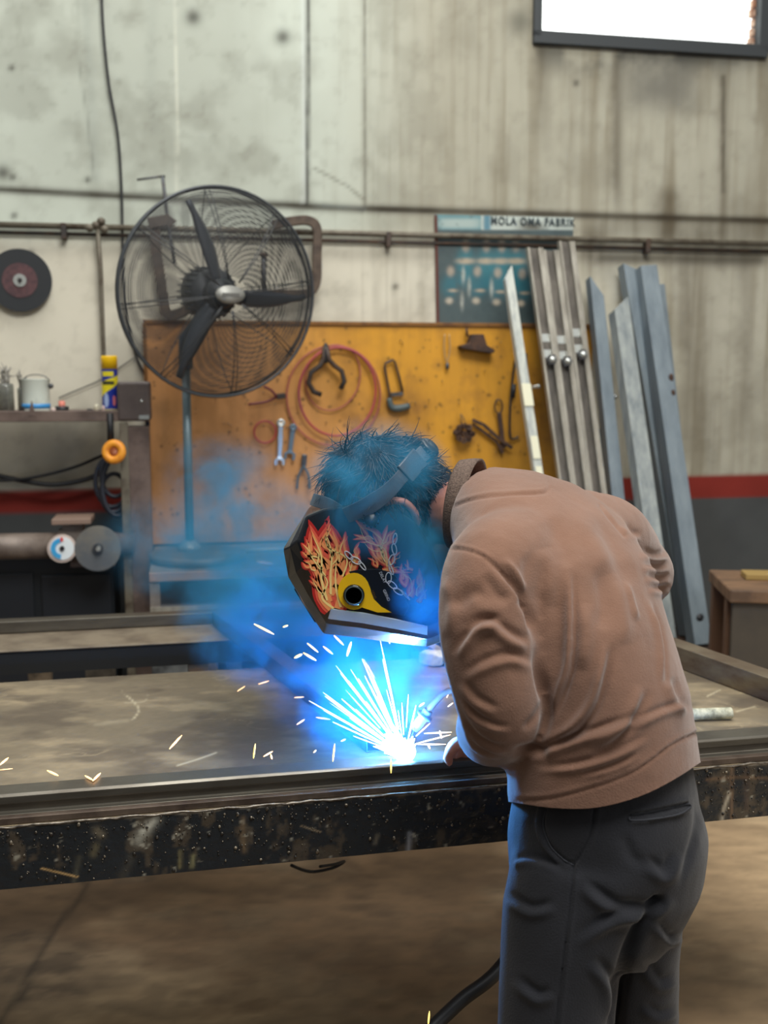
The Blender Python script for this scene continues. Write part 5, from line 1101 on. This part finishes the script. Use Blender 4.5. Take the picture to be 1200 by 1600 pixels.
# raised dark side plate and the yellow control ring
sd = MB(); decal(sd, [(545, 893), (560, 890), (590, 889), (612, 894), (622, 905), (620, 920), (632, 934), (640, 948), (632, 962), (600, 956), (575, 935), (560, 912)], .0040, .003)
t.add('control_plate', sd, mat('control_plate', lin(10, 20, 32), .35), bevel=.0008)
yl = MB(); ring = [(553+26*math.cos(a), 926+26*math.sin(a)) for a in [2*PI*k/30 for k in range(30)]]
poly = [(553+25*math.cos(a), 924+29*math.sin(a)) for a in [math.radians(q) for q in range(60, 331, 15)]]+[(578, 918), (584, 936), (596, 948), (612, 957), (590, 957)]
decal(yl, poly, .0062, .003); t.add('yellow_bezel', yl, mat('yellow_bezel', lin(240, 190, 24), .35), label='yellow bezel around the round knob')
nyv = V(0, -1, -.0)
def disc(c, R, th, n=36): return MB().lathe([(0, 0), (R, 0), (R*1.0, th*.7), (R*.92, th), (0, th)], basis(c, nyv), n)
ppm = FPX/YS
t.add('shade_knob', disc(hp(553, 929, .005), 17/ppm, .009), mat('black_knob', lin(14, 18, 20), .15, coat=.5)); ik = MB().lathe([(13/ppm, .009), (14/ppm, .0105), (15/ppm, .009)], basis(hp(553, 929, .0055), nyv), 30); t.add('knob_ring', ik, mat('knob_ring', lin(70, 84, 84), .3))
kn = disc(hp(580, 811, -.001), 11/ppm, .014); 
for k in range(12):
    a = 2*PI*k/12; kn.tube([hp(580+13*math.cos(a), 811+13*math.sin(a), 0), hp(580+13*math.cos(a), 811+13*math.sin(a), .012)], .0022, 6)
t.add('pivot_knob', kn, mat('pivot_knob', lin(18, 22, 28), .35))
vt = MB()
for x, y in ((530, 960.5), (570, 966), (605, 972)): vt.box(tuple(P(x-4, y+3, YS+.012)-V(0, .004, .0)), tuple(P(x+4, y+.5, YS+.012)+V(0, .004, 0)))
t.add('vent_slots', vt, M_blk)
for body_, x, y in (('DELAY', 596, 903), ('GRIND', 602, 931), ('SENS', 582, 930)):
    fc = bpy.data.curves.new('f', 'FONT'); fc.body = body_; fc.size = .0075; fc.extrude = .0002; fc.align_x = 'CENTER'; fo = bpy.data.objects.new('f', fc); COL.objects.link(fo); me = evaluate2(fo) if False else None
    bpy.context.view_layer.update(); me = bpy.data.meshes.new_from_object(fo.evaluated_get(bpy.context.evaluated_depsgraph_get())); bpy.data.objects.remove(fo)
    MM = Matrix.Translation(hp(x, y, .0047 if body_ != 'SENS' else .0068)) @ Matrix.Rotation(PI/2, 4, 'X') @ Matrix.Rotation(-1.15, 4, 'Z'); me.transform(MM)
    t.add('lettering', me, mat('plate_lettering', lin(200, 206, 210) if body_ != 'SENS' else lin(90, 70, 30), .5), label='small printed lettering')
# lens window at the front (faces the weld)
lw = MB(); a0, a1 = Cq[13], Cq[15]; d = (a1-a0); nf = V(d.z, 0, -d.x).normalized(); nf = nf if nf.x < 0 else -nf
c0 = a0.lerp(a1, .2)+nf*.002; c1 = a0.lerp(a1, .8)+nf*.002; lw.add([tuple(c0+V(0, -.04, 0)), tuple(c1+V(0, -.04, 0)), tuple(c1+V(0, .04, 0)), tuple(c0+V(0, .04, 0)), tuple(c0+V(0, -.04, 0)+nf*.003), tuple(c1+V(0, -.04, 0)+nf*.003), tuple(c1+V(0, .04, 0)+nf*.003), tuple(c0+V(0, .04, 0)+nf*.003)], [(0, 3, 2, 1), (4, 5, 6, 7), (0, 1, 5, 4), (1, 2, 6, 5), (2, 3, 7, 6), (3, 0, 4, 7)])
t.add('lens_window', lw, mat('dark_lens', lin(14, 30, 24), .08, coat=.6))
# headband: strap round the head with the ratchet knob at the back
M_strap = mat('grey_strap', lin(84, 90, 98), .45, col2=lin(64, 70, 80), scale=20)
def strapm(pts, w, th, wdir):
    q = catmull(pts, 6); rings = []
    for i in range(len(q)):
        tt = (q[min(i+1, len(q)-1)]-q[max(i-1, 0)]).normalized(); wd = wdir if not callable(wdir) else wdir(i/(len(q)-1)); s = (wd-tt*wd.dot(tt)).normalized(); n = tt.cross(s)
        ww = w if not hasattr(w, '__len__') else float(np.interp(i/(len(q)-1), np.linspace(0, 1, len(w)), w)); rings.append([q[i]+s*(ww/2*a)+n*(th/2*b) for a, b in ((-1, -1), (1, -1), (1, 1), (-1, 1))])
    return MB().loft(rings, False)
perp = V(.75, 0, .66)
t.add('side_strap', strapm([P(540, 806, 1.850), P(575, 790, 1.840), P(606, 768, 1.838), P(634, 738, 1.850), P(654, 716, 1.885), P(668, 703, 1.955)], [.030, .034, .026, .028, .030], .003, V(-.68, -.1, .73)), M_strap, bevel=.001)
t.add('strap_slider', strapm([P(632, 742, 1.846), P(645, 727, 1.862), P(656, 714, 1.885)], .040, .008, V(-.68, -.1, .73)), mat('slider_plastic', lin(70, 78, 88), .4), bevel=.002)
t.add('forehead_strap', strapm([P(532, 800, 1.872), P(512, 788, 1.880), P(494, 782, 1.915), P(488, 780, 1.97)], .024, .003, V(.35, 0, .93)), M_strap, bevel=.001)
kb = MB(); kc = P(664, 706, 1.955); kd = (V(.62, -.35, .70)).normalized(); Mk = basis(kc, kd); kb.lathe([(0, -.004), (.019, -.004), (.021, .0), (.021, .016), (.017, .020), (0, .020)], Mk, 28)
for k in range(14):
    a = 2*PI*k/14; kb.tube([Mk @ V(.0215*math.cos(a), .0215*math.sin(a), 0), Mk @ V(.0215*math.cos(a), .0215*math.sin(a), .015)], .0018, 5)
t.add('ratchet_knob', kb, mat('ratchet_knob', lin(26, 30, 34), .4)); t.done()

# ------------------------------------------------------------------ welding torch
WA = PZ(617, 1160, ZT+.052)                                      # the weld point, on the edge of the front bar
WA = tlw((MTI @ WA).x, yf+.02, TH+.004)
t = Thing('welding_torch', 'curved-neck welding torch held by the welder over the arc', 'torch')
n0 = P(668, 1112, 2.03); n1 = P(640, 1150, 2.035); dn = (n1-n0).normalized()
t.add('swan_neck', MB().tube(catmull([TG0, P(722, 1078, 2.03), P(700, 1080, 2.03), P(683, 1094, 2.03), n0], 8), .0068, 14), mat('neck_brown', lin(112, 84, 78), .3, .4)); 
Mn = basis(n0-dn*.004, dn)
t.add('gas_nozzle', MB().lathe([(0, 0), (.009, 0), (.0105, .004), (.0105, .012), (.015, .013), (.015, .018), (.0115, .020), (.0115, .040), (.0085, .052), (.006, .052), (0, .05)], Mn, 24), mat('nozzle', lin(150, 160, 180), .25, .6)); t.add('nozzle_collar', MB().lathe([(0, .010), (.017, .012), (.017, .017), (0, .019)], Mn, 20), mat('collar_steel', lin(120, 128, 150), .3, .6))
t.add('wire_tip', MB().tube([n0+dn*.05, WA.lerp(n0+dn*.05, .2)], .0012, 6), M_chrome)
t.add('grip', MB().tube(catmull([TG0+V(-.015, 0, -.003), TG0+V(.05, .01, .012), TG0+V(.12, .02, .0)], 5), .014, 14), M_blk)
t.add('torch_cable', MB().tube(catmull([TG0+V(.12, .02, 0), TG0+V(.22, .05, -.05), V(.50, 2.22, .88), V(.52, 2.34, .84)], 6), .010, 10), M_blk); t.done()
# ------------------------------------------------------------------ the arc, sparks and lit welding smoke
M_arc = mat('arc_plasma', (1, 1, 1), 1, emit=((.12, .46, 1), 110))
t = Thing('welding_arc', 'blinding blue-white welding arc at the tip of the torch', 'arc')
m = MB(); m.ell(WA+V(0, -.002, .014), [(.022, 0, 0), (0, .018, 0), (0, 0, .022)], 16, 12); t.add('core', m, M_arc); 
rr = random.Random(31); M_flare = mat('arc_flare', (1, 1, 1), 1, emit=((.62, .86, 1), 14)); m = MB()
for k in range(46):
    a = math.radians(rr.uniform(40, 172)); L = rr.uniform(.025, .055)*(1.15 if a > 1.8 else .75); dy = rr.uniform(-.3, .3); d = V(math.cos(a), dy, math.sin(a))
    m.tube([WA+V(0, 0, .008), WA+V(0, 0, .008)+d*L*.5, WA+V(0, 0, .008)+d*L], [.010, .006, .0005], 6)
t.add('flare', m, M_flare, kind='stuff'); t.done()
ld = bpy.data.lights.new('arc_light', 'POINT'); ld.energy = 32; ld.color = (.07, .36, 1); ld.shadow_soft_size = .02
lo_ = bpy.data.objects.new('arc_light', ld); COL.objects.link(lo_); lo_.location = WA+V(-.02, .02, .055)
M_sw = mat('white_hot_spark', (1, 1, 1), 1, emit=((1, .93, .86), 5)); M_so = mat('orange_hot_spark', (1, .6, .3), 1, emit=((1, .56, .22), 2.6)); M_sg = mat('yellow_hot_spark', (1, .7, .3), 1, emit=((1, .66, .16), 2.0))
def spark(a, b, r, m, label, group):
    mb = MB(); mb.tube([a, a.lerp(b, .3), a.lerp(b, .75), b], [r*.5, r, r, r*.35], 6); o_ = one('spark', label, 'spark', mb, m, group); return o_
O = WA+V(0, 0, .006)
fan = [(483, 1095), (505, 1082), (498, 1104), (525, 1040), (532, 1052), (545, 1064), (594, 1000), (598, 1030), (506, 1110), (520, 1128), (550, 1136), (528, 1122), (552, 1150), (560, 1060), (570, 1056), (578, 1070), (585, 1062), (604, 1078), (612, 1092), (638, 1085), (628, 1098), (650, 1102), (548, 1046), (540, 1078), (515, 1098), (534, 1092), (562, 1090), (572, 1096), (556, 1108), (590, 1088), (646, 1118), (622, 1110), (600, 1100), (566, 1030), (538, 1110), (546, 1122), (575, 1040), (508, 1088)]
ORD = ['first', 'second', 'third', 'fourth', 'fifth', 'sixth', 'seventh', 'eighth', 'ninth', 'tenth', 'eleventh', 'twelfth', 'thirteenth', 'fourteenth', 'fifteenth', 'sixteenth', 'seventeenth', 'eighteenth', 'nineteenth', 'twentieth']
def ordw(k, n, a, b): return (ORD[k]+' '+a) if k < n/2 else (ORD[n-1-k]+' '+b)
_o = sorted(range(len(fan)), key=lambda q: -math.atan2(1165-fan[q][1], fan[q][0]-615)); WLAB = {q: 'white spark of the arc\'s fan, '+ordw(k, len(fan), 'clockwise from the fan\'s left edge', 'anticlockwise from the fan\'s right edge') for k, q in enumerate(_o)}
for i, (x, y) in enumerate(fan):
    e = P(x, y, 2.03+rr.uniform(-.12, .16)); s = O.lerp(e, rr.uniform(.15, .5)); spark(s, e, rr.uniform(.0006, .0014), M_sw, WLAB[i], 'white sparks fanning out of the arc')
lo = [((397, 975), (428, 991), .0022), ((442, 980), (450, 977), .0018), ((480, 1005), (497, 1019), .002), ((474, 1020), (494, 1032), .0024), ((460, 1028), (472, 1022), .0026), ((505, 1010), (520, 1022), .002), ((522, 993), (537, 1008), .002), ((542, 1025), (549, 1003), .0026), ((574, 984), (580, 990), .0026), ((606, 989), (609, 1006), .0018),
      ((371, 1080), (383, 1072), .0012), ((404, 1069), (420, 1064), .0018), ((460, 1090), (475, 1089), .0016), ((464, 1132), (476, 1124), .0018), ((494, 1121), (516, 1124), .002), ((265, 1170), (284, 1149), .0022), ((74, 1204), (91, 1212), .0022), ((133, 1212), (145, 1219), .0018), ((145, 1220), (157, 1208), .0022), ((0, 1195), (13, 1184), .0022), ((0, 1203), (20, 1201), .0009),
      ((412, 1182), (426, 1174), .0018), ((423, 1179), (425, 1186), .0018), ((663, 1146), (706, 1144), .0014), ((650, 1162), (704, 1148), .0014), ((652, 1163), (697, 1163), .0014), ((698, 1090), (712, 1058), .0016), ((687, 1142), (690, 1154), .0018), ((668, 1162), (672, 1170), .0018), ((568, 1030), (586, 1060), .0014), ((650, 1150), (672, 1130), .0014), ((533, 1158), (540, 1155), .0016), ((490, 1176), (494, 1172), .0014), ((655, 1104), (663, 1098), .0018), ((700, 1104), (708, 1098), .0012)]
def PT(x, y, h=.004): return PZ(x, y, ZT+h)
_o = sorted(range(len(lo)), key=lambda q: lo[q][0][0]); OLAB = {q: 'short orange spark over the table, '+ordw(k, len(lo), 'one from the left', 'one from the right') for k, q in enumerate(_o)}
for i, (a, b, r) in enumerate(lo):
    if b[1] < 1060 or a[0] > 640: A, B = P(*a, 2.04), P(*b, 2.04)
    else: A, B = PT(*a), PT(*b); A.z = B.z = ZT+.03; A, B = PZ(*a, ZT+.052), PZ(*b, ZT+.052)
    spark(A, B, r, M_so, OLAB[i], 'orange sparks scattered over the table')
for (a, b, lab) in (((520, 1190), (523, 1162), 'upright yellow spark just left of the arc'), ((396, 1185), (399, 1162), 'small upright yellow spark over the front bar left of the arc'), ((611, 1208), (611, 1186), 'upright yellow spark dripping right below the arc'), ((508, 1264), (511, 1240), 'yellow spark falling in front of the black channel'), ((669, 1602), (671, 1580), 'yellow spark near the floor at the bottom edge of the picture')):
    Y = 1.9 if a[1] < 1400 else 1.8; spark(P(*a, Y), P(*b, Y), .0017, M_sg, lab, None)

# smoke: one volume of curling fume over the weld
def smoke():
    sx0, sx1, sy0, sy1, sz0, sz1 = -.62, .34, 1.72, 2.95, ZT+.002, 1.60
    mb = MB()
    for c, r, a in SMOKE: mb.ell(c, [(r[0]*1.04, 0, 0), (0, r[1]*1.04, 0), (0, 0, r[2]*1.04)], 28, 18)
    me = fuse(mb, .02, 2); cz, _ = getco(me); cz[:, 2] = np.maximum(cz[:, 2], ZT+.003); me.vertices.foreach_set('co', cz.ravel())
    m = bpy.data.materials.new('welding_smoke'); m.use_nodes = True; nt = m.node_tree; N = nt.nodes; L = nt.links; N.clear()
    out = N.new('ShaderNodeOutputMaterial'); vol = N.new('ShaderNodeVolumePrincipled'); L.new(vol.outputs[0], out.inputs['Volume'])
    vol.inputs['Color'].default_value = (.10, .56, 1, 1); vol.inputs['Anisotropy'].default_value = .15
    tc = N.new('ShaderNodeTexCoord'); ns = N.new('ShaderNodeTexNoise'); ns.inputs['Scale'].default_value = 8.5; ns.inputs['Detail'].default_value = 5; ns.inputs['Roughness'].default_value = .6; ns.inputs['Distortion'].default_value = .9
    L.new(tc.outputs['Object'], ns.inputs['Vector']); rp = N.new('ShaderNodeMapRange'); rp.inputs[1].default_value = .46; rp.inputs[2].default_value = .64; L.new(ns.outputs['Fac'], rp.inputs[0])
    def M(op, a, b=None):
        n = N.new('ShaderNodeMath'); n.operation = op
        for i, v in enumerate((a, b)):
            if v is None: continue
            if isinstance(v, (int, float)): n.inputs[i].default_value = v
            else: L.new(v, n.inputs[i])
        return n.outputs[0]
    base = Vector(((sx0+sx1)/2, (sy0+sy1)/2, sz0)); sp_ = N.new('ShaderNodeSeparateXYZ'); L.new(tc.outputs['Object'], sp_.inputs[0])
    def blob(c, r):
        c = Vector(c)-base; t_ = None
        for i in range(3):
            q = M('POWER', M('ABSOLUTE', M('DIVIDE', M('SUBTRACT', sp_.outputs[i], c[i]), r[i])), 2); t_ = q if t_ is None else M('ADD', t_, q)
        return M('POWER', M('MAXIMUM', M('SUBTRACT', 1, t_), 0), 1.7)
    tot = None
    for c, r, a in SMOKE:
        q = M('MULTIPLY', blob(c, r), a); tot = q if tot is None else M('ADD', tot, q)
    L.new(M('MULTIPLY', tot, M('ADD', rp.outputs[0], .07)), vol.inputs['Density'])
    o = bpy.data.objects.new('welding_smoke', me); COL.objects.link(o)
    me.transform(Matrix.Translation(-base)); o.location = base; me.materials.append(m); o['kind'] = 'stuff'; o['label'] = 'blue-lit curls of welding smoke around the arc and helmet'; o['category'] = 'smoke'
SMOKE = [(P(560, 1030, 2.15), (.25, .26, .26), 14.0), (P(470, 950, 2.28), (.30, .32, .20), 26.0), (P(592, 765, 1.91), (.16, .19, .15), 32.0), (P(664, 885, 1.91), (.09, .17, .15), 40.0), (P(390, 850, 2.6), (.42, .34, .20), 10), (P(350, 745, 2.9), (.2, .22, .14), 7)]
smoke()
SC.cycles.volume_step_rate = 1.0; SC.cycles.volume_max_steps = 256
